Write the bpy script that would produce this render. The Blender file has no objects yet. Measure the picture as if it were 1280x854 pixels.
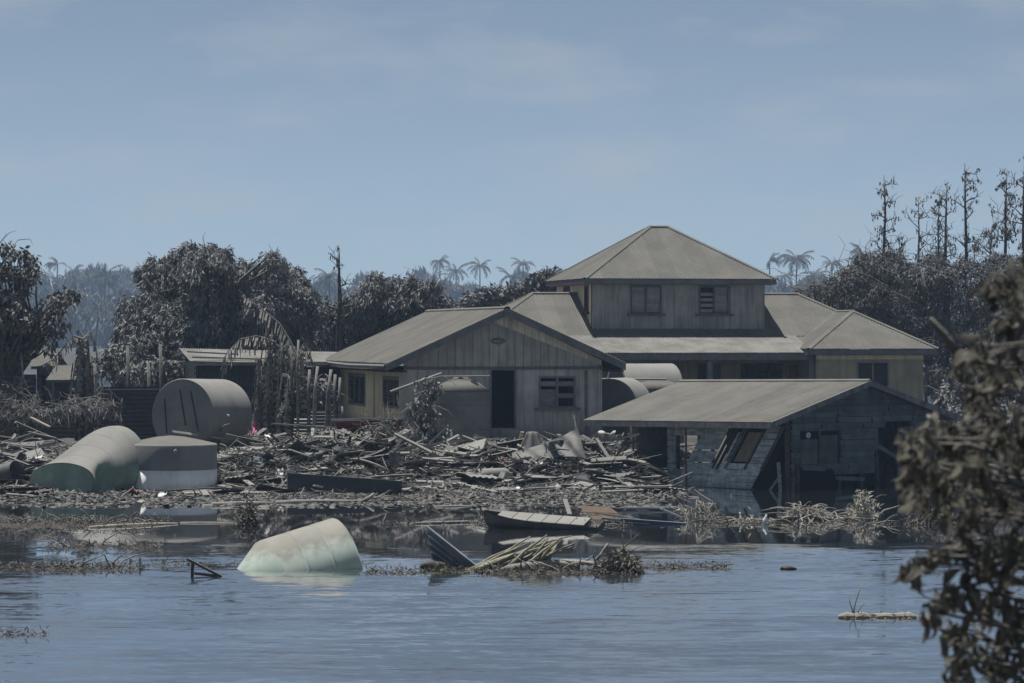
import bpy, math, random
import numpy as np
from mathutils import Matrix, Vector

# ------------------------------------------------------------------ camera, world, sun, exposure
scene = bpy.context.scene
COL = scene.collection
FPX, CX, HY, CAMZ = 4000.0, 640.0, 420.0, 4.9        # focal length in photo pixels, horizon row, eye height above the water
cam_d = bpy.data.cameras.new('camera'); cam = bpy.data.objects.new('camera', cam_d); COL.objects.link(cam)
cam_d.sensor_width = 36.0; cam_d.lens = FPX / 1280 * 36; cam_d.clip_start = 0.5; cam_d.clip_end = 6000
cam.location = (0, 0, CAMZ); cam.rotation_euler = (math.radians(90) - math.atan(7 / FPX), 0, 0)
cam_d.dof.use_dof = True; cam_d.dof.focus_distance = 104; cam_d.dof.aperture_fstop = 5.2
scene.camera = cam
SUN_DIR = Vector((-0.15, 0.13, 0.98)).normalized()    # towards the sun: high, a little behind the houses and to the left
sun_d = bpy.data.lights.new('sun', 'SUN'); sun = bpy.data.objects.new('sun', sun_d); COL.objects.link(sun)
sun_d.energy = 4.5; sun_d.angle = math.radians(0.6); sun_d.color = (1.0, 0.97, 0.92)
sun.rotation_euler = (-SUN_DIR).to_track_quat('-Z', 'Y').to_euler(); sun.location = (0, 0, 60)
world = bpy.data.worlds.new('World'); scene.world = world; world.use_nodes = True
wn, wl = world.node_tree.nodes, world.node_tree.links
wn.clear()
w_out = wn.new('ShaderNodeOutputWorld'); w_bg = wn.new('ShaderNodeBackground'); w_sky = wn.new('ShaderNodeTexSky')
w_sky.sky_type = 'NISHITA'; w_sky.sun_disc = False
w_sky.sun_elevation = math.asin(SUN_DIR.z); w_sky.sun_rotation = math.atan2(SUN_DIR.x, SUN_DIR.y)
w_sky.air_density = 0.4; w_sky.dust_density = 0.1; w_sky.ozone_density = 6.0; w_sky.altitude = 0
w_bg.inputs['Strength'].default_value = 0.061
# thin veils of cloud
w_tc = wn.new('ShaderNodeTexCoord'); w_map = wn.new('ShaderNodeMapping'); w_n = wn.new('ShaderNodeTexNoise')
w_map.inputs['Scale'].default_value = (1.0, 1.0, 3.2)
w_n.inputs['Scale'].default_value = 13.0; w_n.inputs['Detail'].default_value = 7; w_n.inputs['Roughness'].default_value = 0.55
w_r = wn.new('ShaderNodeMapRange'); w_r.inputs['From Min'].default_value = 0.47; w_r.inputs['From Max'].default_value = 0.75
w_r.inputs['To Max'].default_value = 0.55
w_mix = wn.new('ShaderNodeMixRGB'); w_mix.inputs['Color2'].default_value = (5.4, 5.8, 6.4, 1)
wl.new(w_tc.outputs['Generated'], w_map.inputs['Vector']); wl.new(w_map.outputs['Vector'], w_n.inputs['Vector'])
wl.new(w_n.outputs['Fac'], w_r.inputs['Value']); wl.new(w_r.outputs['Result'], w_mix.inputs['Fac'])
w_hs = wn.new('ShaderNodeHueSaturation'); w_hs.inputs['Saturation'].default_value = 0.66; w_hs.inputs['Hue'].default_value = 0.483
wl.new(w_sky.outputs['Color'], w_hs.inputs['Color']); wl.new(w_hs.outputs['Color'], w_mix.inputs['Color1']); wl.new(w_mix.outputs['Color'], w_bg.inputs['Color'])
wl.new(w_bg.outputs['Background'], w_out.inputs['Surface'])
vs = scene.view_settings
vs.view_transform = 'Standard'; vs.look = 'None'; vs.exposure = 0.44; vs.gamma = 1.0; vs.use_curve_mapping = False
scene.render.engine = 'CYCLES'
scene.cycles.use_denoising = True
scene.cycles.max_bounces = 6; scene.cycles.volume_bounces = 0
scene.cycles.transparent_max_bounces = 4

# ------------------------------------------------------------------ geometry helpers
def P(px, py, D):                       # photo pixel at a known distance -> point
    return Vector(((px - CX) / FPX * D, D, CAMZ - (py - HY) / FPX * D))

def smooth(a, b, x):
    t = max(0.0, min(1.0, (x - a) / (b - a))); return t * t * (3 - 2 * t)

class MB:
    def __init__(s): s.v = []; s.f = []
    def add(s, vs_, fs_):
        o = len(s.v); s.v.extend([tuple(p) for p in vs_]); s.f.extend([tuple(i + o for i in f) for f in fs_])
    def box(s, c, size, R=None):
        c = Vector(c); hx, hy, hz = size[0] / 2, size[1] / 2, size[2] / 2
        ps = [Vector((x, y, z)) for z in (-hz, hz) for y in (-hy, hy) for x in (-hx, hx)]
        if R is not None: ps = [R @ p for p in ps]
        s.add([c + p for p in ps], [(0, 2, 3, 1), (4, 5, 7, 6), (0, 1, 5, 4), (2, 6, 7, 3), (0, 4, 6, 2), (1, 3, 7, 5)])
    def span(s, a, b): # axis-aligned box by two corners
        s.box([(a[i] + b[i]) / 2 for i in range(3)], [abs(b[i] - a[i]) for i in range(3)])
    def bar(s, a, b, w, h, up=(0, 0, 1)):
        a, b = Vector(a), Vector(b); d = b - a; L = d.length; x = d.normalized(); u = Vector(up)
        if abs(x.dot(u)) > 0.97: u = Vector((0, 1, 0))
        y = u.cross(x).normalized(); z = x.cross(y)
        s.box((a + b) / 2, (L, w, h), Matrix((x, y, z)).transposed())
    def tube(s, pts, rad, n=6, cap=True):
        pts = [Vector(p) for p in pts]; o = len(s.v); m = len(pts)
        rad = [rad] * m if not hasattr(rad, '__len__') else rad
        ref = Vector((0.31, 0.2, 0.93))
        for i, p in enumerate(pts):
            t = (pts[min(i + 1, m - 1)] - pts[max(i - 1, 0)]).normalized()
            a = ref - t * ref.dot(t)
            if a.length < 0.2: a = Vector((1, 0, 0)) - t * t.x
            a.normalize(); b = t.cross(a); 
            for k in range(n):
                q = p + (a * math.cos(2 * math.pi * k / n) + b * math.sin(2 * math.pi * k / n)) * rad[i]
                s.v.append(tuple(q))
        for i in range(m - 1):
            for k in range(n):
                k2 = (k + 1) % n
                s.f.append((o + i * n + k, o + i * n + k2, o + (i + 1) * n + k2, o + (i + 1) * n + k))
        if cap:
            s.f.append(tuple(o + k for k in reversed(range(n)))); s.f.append(tuple(o + (m - 1) * n + k for k in range(n)))
    def lathe(s, prof, n=40, R=None, c=(0, 0, 0), sweep=None):    # prof: (radius, z)
        o = len(s.v); c = Vector(c)
        for r, z in prof:
            for k in range(n):
                a = 2 * math.pi * k / n; p = Vector((r * math.cos(a), r * math.sin(a), z))
                if sweep: p = sweep(p)
                if R is not None: p = R @ p
                s.v.append(tuple(c + p))
        m = len(prof)
        for i in range(m - 1):
            for k in range(n):
                k2 = (k + 1) % n
                s.f.append((o + i * n + k, o + i * n + k2, o + (i + 1) * n + k2, o + (i + 1) * n + k))
    def prism(s, poly, ext):             # poly: 3D points, ext: extrusion vector
        n = len(poly); ext = Vector(ext); a = [Vector(p) for p in poly]
        s.add(a + [p + ext for p in a], [tuple(range(n)), tuple(range(2 * n - 1, n - 1, -1))] +
              [(i, i + n, (i + 1) % n + n, (i + 1) % n) for i in range(n)])
    def mesh(s, name, m=None, sm=False):
        me = bpy.data.meshes.new(name); me.from_pydata(s.v, [], s.f); me.validate(); me.update()
        if m: me.materials.append(m)
        if sm: me.polygons.foreach_set('use_smooth', [True] * len(me.polygons))
        return me
    def build(s, name, m, parent=None, sm=False):
        return link(name, s.mesh(name, m, sm), parent)

def link(name, data, parent=None):
    o = bpy.data.objects.new(name, data); COL.objects.link(o)
    if parent: o.parent = parent
    return o
def tag(o, label, cat, group=None, kind=None):
    o['label'] = label; o['category'] = cat
    if group: o['group'] = group
    if kind: o['kind'] = kind
    return o
def thing(name, label, cat, loc=(0, 0, 0), rotz=0.0, group=None):
    o = link(name, None); o.location = loc; o.rotation_euler = (0, 0, rotz)
    return tag(o, label, cat, group)
def dup(o, parent=None):
    c = o.copy(); COL.objects.link(c)
    if parent: c.parent = parent
    for ch in list(o.children): dup(ch, c)
    return c

def np_mesh(name, V, F, m, tint=None, sm=False):      # quads from numpy arrays
    me = bpy.data.meshes.new(name); n = len(F); k = F.shape[1]
    me.vertices.add(len(V)); me.vertices.foreach_set('co', np.ascontiguousarray(V, dtype=np.float32).ravel())
    me.loops.add(n * k); me.loops.foreach_set('vertex_index', np.ascontiguousarray(F, dtype=np.int32).ravel())
    me.polygons.add(n); me.polygons.foreach_set('loop_start', np.arange(0, n * k, k, dtype=np.int32))
    me.polygons.foreach_set('loop_total', np.full(n, k, dtype=np.int32))
    if sm: me.polygons.foreach_set('use_smooth', [True] * n)
    if tint is not None:
        at = me.attributes.new('tint', 'FLOAT', 'FACE'); at.data.foreach_set('value', np.ascontiguousarray(tint, dtype=np.float32))
    me.update(calc_edges=True); me.materials.append(m)
    return me

# ------------------------------------------------------------------ materials
ASH = (0.245, 0.238, 0.220)
def mat(name, col, col2=None, scale=3.0, rough=0.85, ash=0.0, ash_lo=0.25, ash_hi=0.8, bump=0.0, bscale=30.0, tint=0.0,
        objvar=0.0, metal=0.0, streak=0.0, wet=None, wetcol=(0.03, 0.03, 0.027), wetmax=1.0, wetsoft=0.25, ashcol=ASH, trans=0.0, stretch=(1, 1, 1)):
    m = bpy.data.materials.new(name); m.use_nodes = True
    n, l = m.node_tree.nodes, m.node_tree.links
    b = n['Principled BSDF']; b.inputs['Roughness'].default_value = rough; b.inputs['Metallic'].default_value = metal
    b.inputs['Specular IOR Level'].default_value = 0.3
    tc = n.new('ShaderNodeTexCoord'); mp = n.new('ShaderNodeMapping'); mp.inputs['Scale'].default_value = stretch
    l.new(tc.outputs['Object'], mp.inputs['Vector'])
    def noise(sc, det=5, ro=0.6):
        t = n.new('ShaderNodeTexNoise'); t.inputs['Scale'].default_value = sc; t.inputs['Detail'].default_value = det
        t.inputs['Roughness'].default_value = ro; l.new(mp.outputs['Vector'], t.inputs['Vector']); return t.outputs['Fac']
    def rng(v, a, b_, lo=0.0, hi=1.0):
        r = n.new('ShaderNodeMapRange'); r.interpolation_type = 'SMOOTHSTEP'
        for k, x in (('From Min', a), ('From Max', b_), ('To Min', lo), ('To Max', hi)): r.inputs[k].default_value = x
        l.new(v, r.inputs['Value']); return r.outputs['Result']
    def mix(f, c1, c2, mode='MIX'):
        x = n.new('ShaderNodeMixRGB'); x.blend_type = mode
        for k, c in (('Fac', f), ('Color1', c1), ('Color2', c2)):
            if isinstance(c, (tuple, list)): x.inputs[k].default_value = (*c, 1)
            elif isinstance(c, float): x.inputs[k].default_value = c
            else: l.new(c, x.inputs[k])
        return x.outputs['Color']
    def math_(op, a, b_):
        x = n.new('ShaderNodeMath'); x.operation = op
        for i, c in enumerate((a, b_)):
            if isinstance(c, (int, float)): x.inputs[i].default_value = c
            else: l.new(c, x.inputs[i])
        return x.outputs[0]
    col2 = col2 or tuple(c * 0.72 for c in col)
    c = mix(rng(noise(scale), 0.35, 0.65), col, col2)
    if streak:      # grime washed down walls: long thin vertical noise
        t = n.new('ShaderNodeTexNoise'); t.inputs['Scale'].default_value = 1.0; t.inputs['Detail'].default_value = 4
        m2 = n.new('ShaderNodeMapping'); m2.inputs['Scale'].default_value = (7, 7, 0.5)
        l.new(tc.outputs['Object'], m2.inputs['Vector']); l.new(m2.outputs['Vector'], t.inputs['Vector'])
        c = mix(rng(t.outputs['Fac'], 0.42, 0.72, 0, streak), c, (0.07, 0.068, 0.062))
    if tint:
        a = n.new('ShaderNodeAttribute'); a.attribute_name = 'tint'
        f = math_('ADD', math_('MULTIPLY', a.outputs['Fac'], 2 * tint), 1 - tint)
        cc = n.new('ShaderNodeCombineXYZ'); [l.new(f, cc.inputs[i]) for i in range(3)]
        c = mix(1.0, c, cc.outputs[0], 'MULTIPLY')
    if objvar:
        a = n.new('ShaderNodeObjectInfo')
        f = math_('ADD', math_('MULTIPLY', a.outputs['Random'], 2 * objvar), 1 - objvar)
        cc = n.new('ShaderNodeCombineXYZ'); [l.new(f, cc.inputs[i]) for i in range(3)]
        c = mix(1.0, c, cc.outputs[0], 'MULTIPLY')
    if ash:
        g = n.new('ShaderNodeNewGeometry'); sp = n.new('ShaderNodeSeparateXYZ'); l.new(g.outputs['Normal'], sp.inputs[0])
        nz = math_('ADD', sp.outputs['Z'], math_('MULTIPLY', math_('SUBTRACT', noise(scale * 2.3), 0.5), 0.5))
        ac = mix(rng(noise(scale * 0.7), 0.3, 0.7), ashcol, tuple(x * 0.8 for x in ashcol))
        c = mix(rng(nz, ash_lo, ash_hi, 0, ash), c, ac)
    if wet is not None:   # damp and dark below a waterline height (world z)
        g = n.new('ShaderNodeNewGeometry'); sp = n.new('ShaderNodeSeparateXYZ'); l.new(g.outputs['Position'], sp.inputs[0])
        f = rng(math_('ADD', sp.outputs['Z'], math_('MULTIPLY', noise(scale), 0.2)), wet, wet + wetsoft, wetmax, 0.0)
        c = mix(f, c, wetcol)
    l.new(c, b.inputs['Base Color'])
    if bump:
        bp = n.new('ShaderNodeBump'); bp.inputs['Strength'].default_value = 1.0; bp.inputs['Distance'].default_value = bump
        l.new(noise(bscale, 6), bp.inputs['Height']); l.new(bp.outputs['Normal'], b.inputs['Normal'])
    if trans:
        tr = n.new('ShaderNodeBsdfTranslucent'); l.new(c, tr.inputs['Color']); ms = n.new('ShaderNodeMixShader')
        ms.inputs['Fac'].default_value = trans; l.new(b.outputs[0], ms.inputs[1]); l.new(tr.outputs[0], ms.inputs[2])
        l.new(ms.outputs[0], n['Material Output'].inputs['Surface'])
    return m

M = {}
M['roof'] = mat('ash_roof', (0.160, 0.155, 0.139), (0.130, 0.126, 0.113), 0.9, 0.95, bump=0.01, bscale=18, objvar=0.075, streak=0.16)
M['roof_worn'] = mat('ash_roof_worn', (0.205, 0.199, 0.185), (0.142, 0.136, 0.122), 1.3, 0.8, bump=0.006, objvar=0.06)
M['fascia'] = mat('fascia_paint', (0.17, 0.175, 0.185), None, 2, 0.8, ash=0.8, streak=0.3)
M['fascia_pale'] = mat('fascia_weathered', (0.20, 0.205, 0.21), (0.12, 0.12, 0.125), 4, 0.85, ash=0.8, streak=0.5)
M['fascia_purple'] = mat('fascia_purple', (0.16, 0.10, 0.15), None, 3, 0.8)
M['wall_ash'] = mat('wall_ash', (0.56, 0.54, 0.49), (0.42, 0.41, 0.38), 1.4, 0.95, ash=0.6, streak=0.5, bump=0.004, wet=1.5, wetcol=(0.26, 0.25, 0.225), wetmax=0.75, wetsoft=0.6)
M['wall_board'] = mat('wall_board', (0.45, 0.435, 0.40), (0.34, 0.33, 0.31), 1.6, 0.95, streak=0.32, objvar=0.10)
M['wall_board_clean'] = mat('wall_board_clean', (0.80, 0.74, 0.61), (0.66, 0.61, 0.52), 2.2, 0.9, streak=0.3, objvar=0.1)
M['yellow'] = mat('yellow_paint', (0.80, 0.70, 0.47), (0.68, 0.60, 0.42), 1.2, 0.85, streak=0.32, ash=0.6, wet=1.7, wetcol=(0.22, 0.20, 0.16), wetmax=0.7, wetsoft=0.5)
M['yellow_ash'] = mat('yellow_paint_ashed', (0.37, 0.34, 0.23), (0.28, 0.265, 0.20), 1.0, 0.95, streak=0.25, ash=0.5)
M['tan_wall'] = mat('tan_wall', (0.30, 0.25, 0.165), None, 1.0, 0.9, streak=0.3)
M['clad'] = mat('metal_cladding', (0.36, 0.355, 0.335), (0.27, 0.27, 0.26), 1.1, 0.8, streak=0.5, objvar=0.08)
M['dark'] = mat('dark_timber', (0.035, 0.035, 0.038), None, 3, 0.9, ash=0.35)
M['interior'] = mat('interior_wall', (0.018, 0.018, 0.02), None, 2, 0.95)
M['frame'] = mat('window_frame', (0.22, 0.225, 0.235), None, 4, 0.7, ash=0.7)
M['frame_red'] = mat('frame_red', (0.12, 0.02, 0.035), None, 4, 0.7)
M['louvre'] = mat('louvre_glass', (0.035, 0.04, 0.05), (0.02, 0.024, 0.03), 5, 0.5, ash=0.35, objvar=0.35)
M['louvre_ash'] = mat('louvre_ash', (0.26, 0.265, 0.26), (0.20, 0.205, 0.205), 5, 0.8, ash=0.5, objvar=0.15)
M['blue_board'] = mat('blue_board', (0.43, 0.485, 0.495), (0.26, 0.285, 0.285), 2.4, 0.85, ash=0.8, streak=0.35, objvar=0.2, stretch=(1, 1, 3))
M['blue_board_shaded'] = mat('blue_board_shaded', (0.105, 0.13, 0.142), (0.06, 0.069, 0.074), 2.0, 0.85, ash=0.8, streak=0.4, objvar=0.22)  # same blue boards, the gable's deep shade put into the colour
M['timber'] = mat('ash_timber', (0.31, 0.305, 0.29), (0.15, 0.147, 0.14), 3, 0.9, ash=0.85, ash_lo=0.2, ash_hi=0.7, objvar=0.5, stretch=(0.4, 3, 3))
M['timber_dark'] = mat('dark_ash_timber', (0.085, 0.08, 0.073), (0.05, 0.047, 0.043), 3, 0.9, ash=0.6, ash_lo=0.35, ash_hi=0.95, objvar=0.35)
M['timber_pale'] = mat('pale_timber', (0.42, 0.37, 0.29), (0.28, 0.25, 0.20), 3, 0.85, ash=0.4, objvar=0.25)
M['branch'] = mat('ash_branch', (0.20, 0.192, 0.178), (0.10, 0.096, 0.088), 6, 0.95, ash=0.8, objvar=0.3)
M['iron'] = mat('ash_iron', (0.10, 0.105, 0.11), (0.06, 0.06, 0.062), 2, 0.6, ash=0.85, objvar=0.3)
M['iron_dark'] = mat('dark_iron', (0.045, 0.048, 0.055), None, 1.5, 0.7, ash=0.5, objvar=0.2)
M['rust'] = mat('rusty_steel', (0.14, 0.075, 0.055), (0.09, 0.055, 0.045), 8, 0.85)
M['pipe'] = mat('pale_pipe', (0.30, 0.30, 0.29), None, 4, 0.7, ash=0.8)
M['tank_grey'] = mat('tank_grey', (0.22, 0.222, 0.215), (0.16, 0.163, 0.158), 1.1, 0.9, ash=0.95, ash_lo=0.1, ash_hi=0.85, bump=0.003)
M['tank_white'] = mat('tank_white', (0.86, 0.86, 0.84), (0.74, 0.74, 0.72), 2.2, 0.9, streak=0.12, wet=0.02)
M['tank_green'] = mat('tank_green', (0.25, 0.345, 0.30), (0.18, 0.25, 0.22), 1.6, 0.7, ash=0.97, ash_lo=0.05, ash_hi=0.42, trans=0.12)
M['tank_pale'] = mat('tank_pale_green', (0.60, 0.68, 0.60), (0.50, 0.60, 0.52), 1.8, 0.7, ash=0.93, ash_lo=0.36, ash_hi=0.78, ashcol=(0.29, 0.27, 0.235), trans=0.15)
M['tank_side'] = mat('tank_dusty_green', (0.16, 0.19, 0.17), (0.11, 0.13, 0.12), 1.6, 0.8, ash=0.95, ash_lo=0.15, ash_hi=0.6)
M['leaf'] = mat('ash_leaf', (0.255, 0.257, 0.258), (0.115, 0.116, 0.118), 1.5, 0.8, tint=0.65, ash=0.45, ash_lo=0.1, ash_hi=1.0)
M['leaf_brown'] = mat('ash_leaf_brown', (0.215, 0.208, 0.202), (0.105, 0.102, 0.10), 1.5, 0.85, tint=0.6, ash=0.4, ash_lo=0.1, ash_hi=1.0)
M['leaf_far'] = mat('far_leaf', (0.20, 0.205, 0.20), (0.13, 0.134, 0.132), 0.4, 0.9, tint=0.5)
M['leaf_fore'] = mat('withered_leaf', (0.54, 0.515, 0.43), (0.26, 0.247, 0.205), 14, 0.75, tint=0.55, objvar=0.45, trans=0.42)
M['banana'] = mat('withered_banana_leaf', (0.26, 0.25, 0.225), (0.14, 0.133, 0.12), 5, 0.85, objvar=0.35, ash=0.6)
M['bark'] = mat('ash_bark', (0.12, 0.113, 0.105), (0.065, 0.06, 0.056), 5, 0.95, ash=0.6, bump=0.01)
M['frond'] = mat('dry_frond', (0.26, 0.245, 0.17), (0.16, 0.15, 0.11), 5, 0.8, objvar=0.3, ash=0.4)
M['straw'] = mat('dry_straw', (0.17, 0.145, 0.112), (0.08, 0.07, 0.058), 6, 0.9, tint=0.5, ash=0.3)
M['brush'] = mat('dry_brushwood', (0.33, 0.31, 0.27), (0.19, 0.178, 0.155), 6, 0.9, ash=0.3)
M['litter'] = mat('wet_litter', (0.115, 0.11, 0.103), (0.045, 0.043, 0.041), 3, 0.85, tint=0.75, ash=0.4)
M['ground'] = mat('ashy_mud', (0.085, 0.080, 0.073), (0.045, 0.043, 0.04), 0.9, 0.9, bump=0.05, bscale=5, wet=0.06)
M['white'] = mat('white_plastic', (0.62, 0.62, 0.62), (0.45, 0.45, 0.46), 6, 0.5, objvar=0.2)
M['pink'] = mat('pink_cloth', (0.70, 0.06, 0.30), (0.75, 0.35, 0.55), 14, 0.8)
M['green_cloth'] = mat('green_cloth', (0.02, 0.19, 0.11), (0.3, 0.4, 0.36), 8, 0.8)
M['tarp'] = mat('grey_tarpaulin', (0.15, 0.15, 0.148), (0.08, 0.08, 0.08), 3, 0.8, ash=0.5)
M['cloth'] = mat('dirty_cloth', (0.22, 0.22, 0.23), (0.07, 0.07, 0.08), 6, 0.9, objvar=0.4)
M['red'] = mat('dark_red_paint', (0.15, 0.018, 0.03), (0.09, 0.015, 0.02), 5, 0.6, ash=0.6)
M['blue_paint'] = mat('blue_paint', (0.025, 0.07, 0.22), (0.04, 0.08, 0.17), 4, 0.6, ash=0.5, ash_lo=0.5)
M['brown'] = mat('brown_panel', (0.12, 0.085, 0.06), (0.10, 0.07, 0.05), 4, 0.85)
M['green_weed'] = mat('green_weed', (0.09, 0.15, 0.03), (0.06, 0.10, 0.03), 4, 0.7, tint=0.4)
M['bluegrey_iron'] = mat('bluegrey_iron', (0.40, 0.44, 0.48), (0.26, 0.29, 0.32), 2.2, 0.45, ash=0.2, metal=0.3)

M['scrap_red'] = mat('red_scrap', (0.25, 0.05, 0.05), None, 9, 0.8, ash=0.4)
M['scrap_blue'] = mat('blue_scrap', (0.10, 0.16, 0.28), None, 9, 0.7, ash=0.3)
M['vine_leaf'] = mat('vine_leaf', (0.17, 0.169, 0.168), (0.085, 0.085, 0.086), 1.5, 0.85, tint=0.65, ash=0.35, ash_lo=0.2, ash_hi=1.0)
M['weed_mat'] = mat('sodden_weed', (0.06, 0.052, 0.042), (0.03, 0.027, 0.023), 6, 0.8, bump=0.03, bscale=25)
# ------------------------------------------------------------------ terrain and water
def h(x, y):
    near = 3.2 - 3.9 * smooth(3, 27, y)
    if y < 60: return near
    sh = 98.2 + 15.0 * smooth(3.6, 6.2, x) + 0.9 * math.sin(x * 0.5) * (x < 4) + 0.35 * math.sin(x * 1.7 + 1)
    z = -0.7 + 0.74 * smooth(sh - 6, sh, y) + 0.98 * smooth(sh - 0.5, sh + 12, y)
    def g(cx, cy, sx, sy, a): return a * math.exp(-((x - cx) / sx) ** 2 - ((y - cy) / sy) ** 2)
    z += g(-6.6, 106, 2.6, 3.0, 0.62) + g(-4.0, 104, 3.0, 2.2, 0.25) + g(0.6, 105, 2.4, 2.0, 0.42) + g(3.0, 106, 1.5, 2, 0.15) + g(-14.5, 106, 2.6, 4, 0.5) + g(-9, 104, 2, 2.5, 0.25)
    z -= 1.9 * smooth(150, 175, y)
    z += 2.9 * smooth(430, 520, y)
    z += (0.06 * math.sin(x * 3.1 + y) * math.sin(y * 2.3) + 0.10 * math.sin(x * 1.3 + 2 * math.sin(y * 0.9)) * math.sin(y * 1.1 + x * 0.4)) * smooth(99, 103, y) * (y < 150)
    return z
def axis(parts):
    out = []
    for a, b, st in parts: out += list(np.arange(a, b, st))
    return out + [parts[-1][1]]
gx = axis([(-900, -100, 80), (-100, -28, 9), (-28, 28, 0.5), (28, 100, 9), (100, 900, 80)])
gy = axis([(-40, 30, 2), (30, 90, 6), (90, 122, 0.5), (122, 180, 2), (180, 420, 40), (420, 540, 10), (540, 1300, 76)])
mb = MB(); mb.v = [(x, y, h(x, y)) for y in gy for x in gx]; nx = len(gx)
mb.f = [(j * nx + i, j * nx + i + 1, (j + 1) * nx + i + 1, (j + 1) * nx + i) for j in range(len(gy) - 1) for i in range(nx - 1)]
ground = mb.build('ground', M['ground'], sm=True); ground['kind'] = 'structure'

def G(px, py, lift=0.0):                # where a pixel's ray meets the ground or the water, whichever is higher
    D = 20.0
    while D < 400:
        p = P(px, py, D)
        if p.z <= max(h(p.x, p.y), 0.0) + lift: break
        D += 0.15
    return P(px, py, D)
def W(px, py):                          # where it meets the water surface
    return P(px, py, CAMZ * FPX / (py - HY))

wm = bpy.data.materials.new('flood_water'); wm.use_nodes = True
n, l = wm.node_tree.nodes, wm.node_tree.links
b = n['Principled BSDF']; b.inputs['Base Color'].default_value = (0.036, 0.043, 0.052, 1); b.inputs['Roughness'].default_value = 0.03
b.inputs['IOR'].default_value = 1.5
tc = n.new('ShaderNodeTexCoord')
def wnoise(sx, sy, det, ro=0.5, off=0.0):
    mp = n.new('ShaderNodeMapping'); mp.inputs['Scale'].default_value = (sx, sy, 1); mp.inputs['Location'].default_value = (off, off, 0)
    mp.inputs['Rotation'].default_value = (0, 0, 0.12)
    t = n.new('ShaderNodeTexNoise'); t.inputs['Scale'].default_value = 1.0; t.inputs['Detail'].default_value = det; t.inputs['Roughness'].default_value = ro
    l.new(tc.outputs['Object'], mp.inputs['Vector']); l.new(mp.outputs['Vector'], t.inputs['Vector']); return t.outputs['Fac']
def wmath(op, a, b_):
    x = n.new('ShaderNodeMath'); x.operation = op
    for i, c in enumerate((a, b_)):
        if isinstance(c, (int, float)): x.inputs[i].default_value = c
        else: l.new(c, x.inputs[i])
    return x.outputs[0]
def wrng(v, a, b_, lo=0.0, hi=1.0):
    r = n.new('ShaderNodeMapRange'); r.interpolation_type = 'SMOOTHSTEP'
    for k, x in (('From Min', a), ('From Max', b_), ('To Min', lo), ('To Max', hi)): r.inputs[k].default_value = x
    l.new(v, r.inputs['Value']); return r.outputs['Result']
sp = n.new('ShaderNodeSeparateXYZ'); l.new(tc.outputs['Object'], sp.inputs[0])
# breeze ripples on the open water, sheltered and slack towards the wreckage
fetch = wmath('ADD', sp.outputs['Y'], wmath('MULTIPLY', wmath('SUBTRACT', wnoise(0.09, 0.16, 3), 0.5), 26.0))
windy = wrng(fetch, 66.0, 78.0, 1.0, 0.014)
gust = wrng(wnoise(0.10, 0.28, 2, 0.5, 31.0), 0.38, 0.66, 0.6, 1.3)
def wcol(sx, sy, det, off, ro=0.5):
    v = wnoise(sx, sy, det, ro, off); return v.node.outputs['Color']
def vscale(c, k, f):                      # (noise - 0.5) * k * f as a slope vector
    a_ = n.new('ShaderNodeVectorMath'); a_.operation = 'SUBTRACT'; l.new(c, a_.inputs[0]); a_.inputs[1].default_value = (0.5, 0.5, 0.5)
    m_ = n.new('ShaderNodeVectorMath'); m_.operation = 'MULTIPLY'; l.new(a_.outputs[0], m_.inputs[0]); m_.inputs[1].default_value = k
    s_ = n.new('ShaderNodeVectorMath'); s_.operation = 'SCALE'; l.new(m_.outputs[0], s_.inputs[0]); l.new(f, s_.inputs['Scale']); return s_.outputs[0]
def vadd(a_, b_):
    x = n.new('ShaderNodeVectorMath'); x.operation = 'ADD'
    for i, c in enumerate((a_, b_)):
        if isinstance(c, tuple): x.inputs[i].default_value = c
        else: l.new(c, x.inputs[i])
    return x.outputs[0]
amp = wmath('MULTIPLY', windy, gust)
sl_ = vadd(vscale(wcol(0.8, 2.4, 2, 3.0), (0.05, 0.12, 0), amp), vscale(wcol(3.2, 9.0, 3, 17.0, 0.6), (0.06, 0.16, 0), amp))
steep = wmath('MULTIPLY', wrng(wnoise(0.55, 5.0, 3, 0.55, 43.0), 0.60, 0.70), wrng(wnoise(0.05, 0.22, 2, 0.5, 61.0), 0.46, 0.62))
lean_ = n.new('ShaderNodeCombineXYZ'); l.new(wmath('MULTIPLY', wmath('ADD', wmath('MULTIPLY', amp, 0.046), wmath('MULTIPLY', wmath('MULTIPLY', steep, windy), 0.5)), -1.0), lean_.inputs[1]); sl_ = vadd(sl_, lean_.outputs[0])   # at this low angle mostly the near faces of the ripples show
nrm = n.new('ShaderNodeVectorMath'); nrm.operation = 'NORMALIZE'; l.new(vadd(sl_, (0.0, 0.0, 1.0)), nrm.inputs[0])
l.new(nrm.outputs[0], b.inputs['Normal']); l.new(nrm.outputs[0], b.inputs['Coat Normal'])
b.inputs['Coat Weight'].default_value = 1.0; b.inputs['Coat Roughness'].default_value = 0.03; b.inputs['Coat IOR'].default_value = 1.5   # extra gloss layer added to strengthen the sky's reflection in the water
mb = MB(); mb.add([(-900, -40, 0), (900, -40, 0), (900, 1300, 0), (-900, 1300, 0)], [(0, 1, 2, 3)])
water = mb.build('water', wm); water['kind'] = 'structure'

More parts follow.
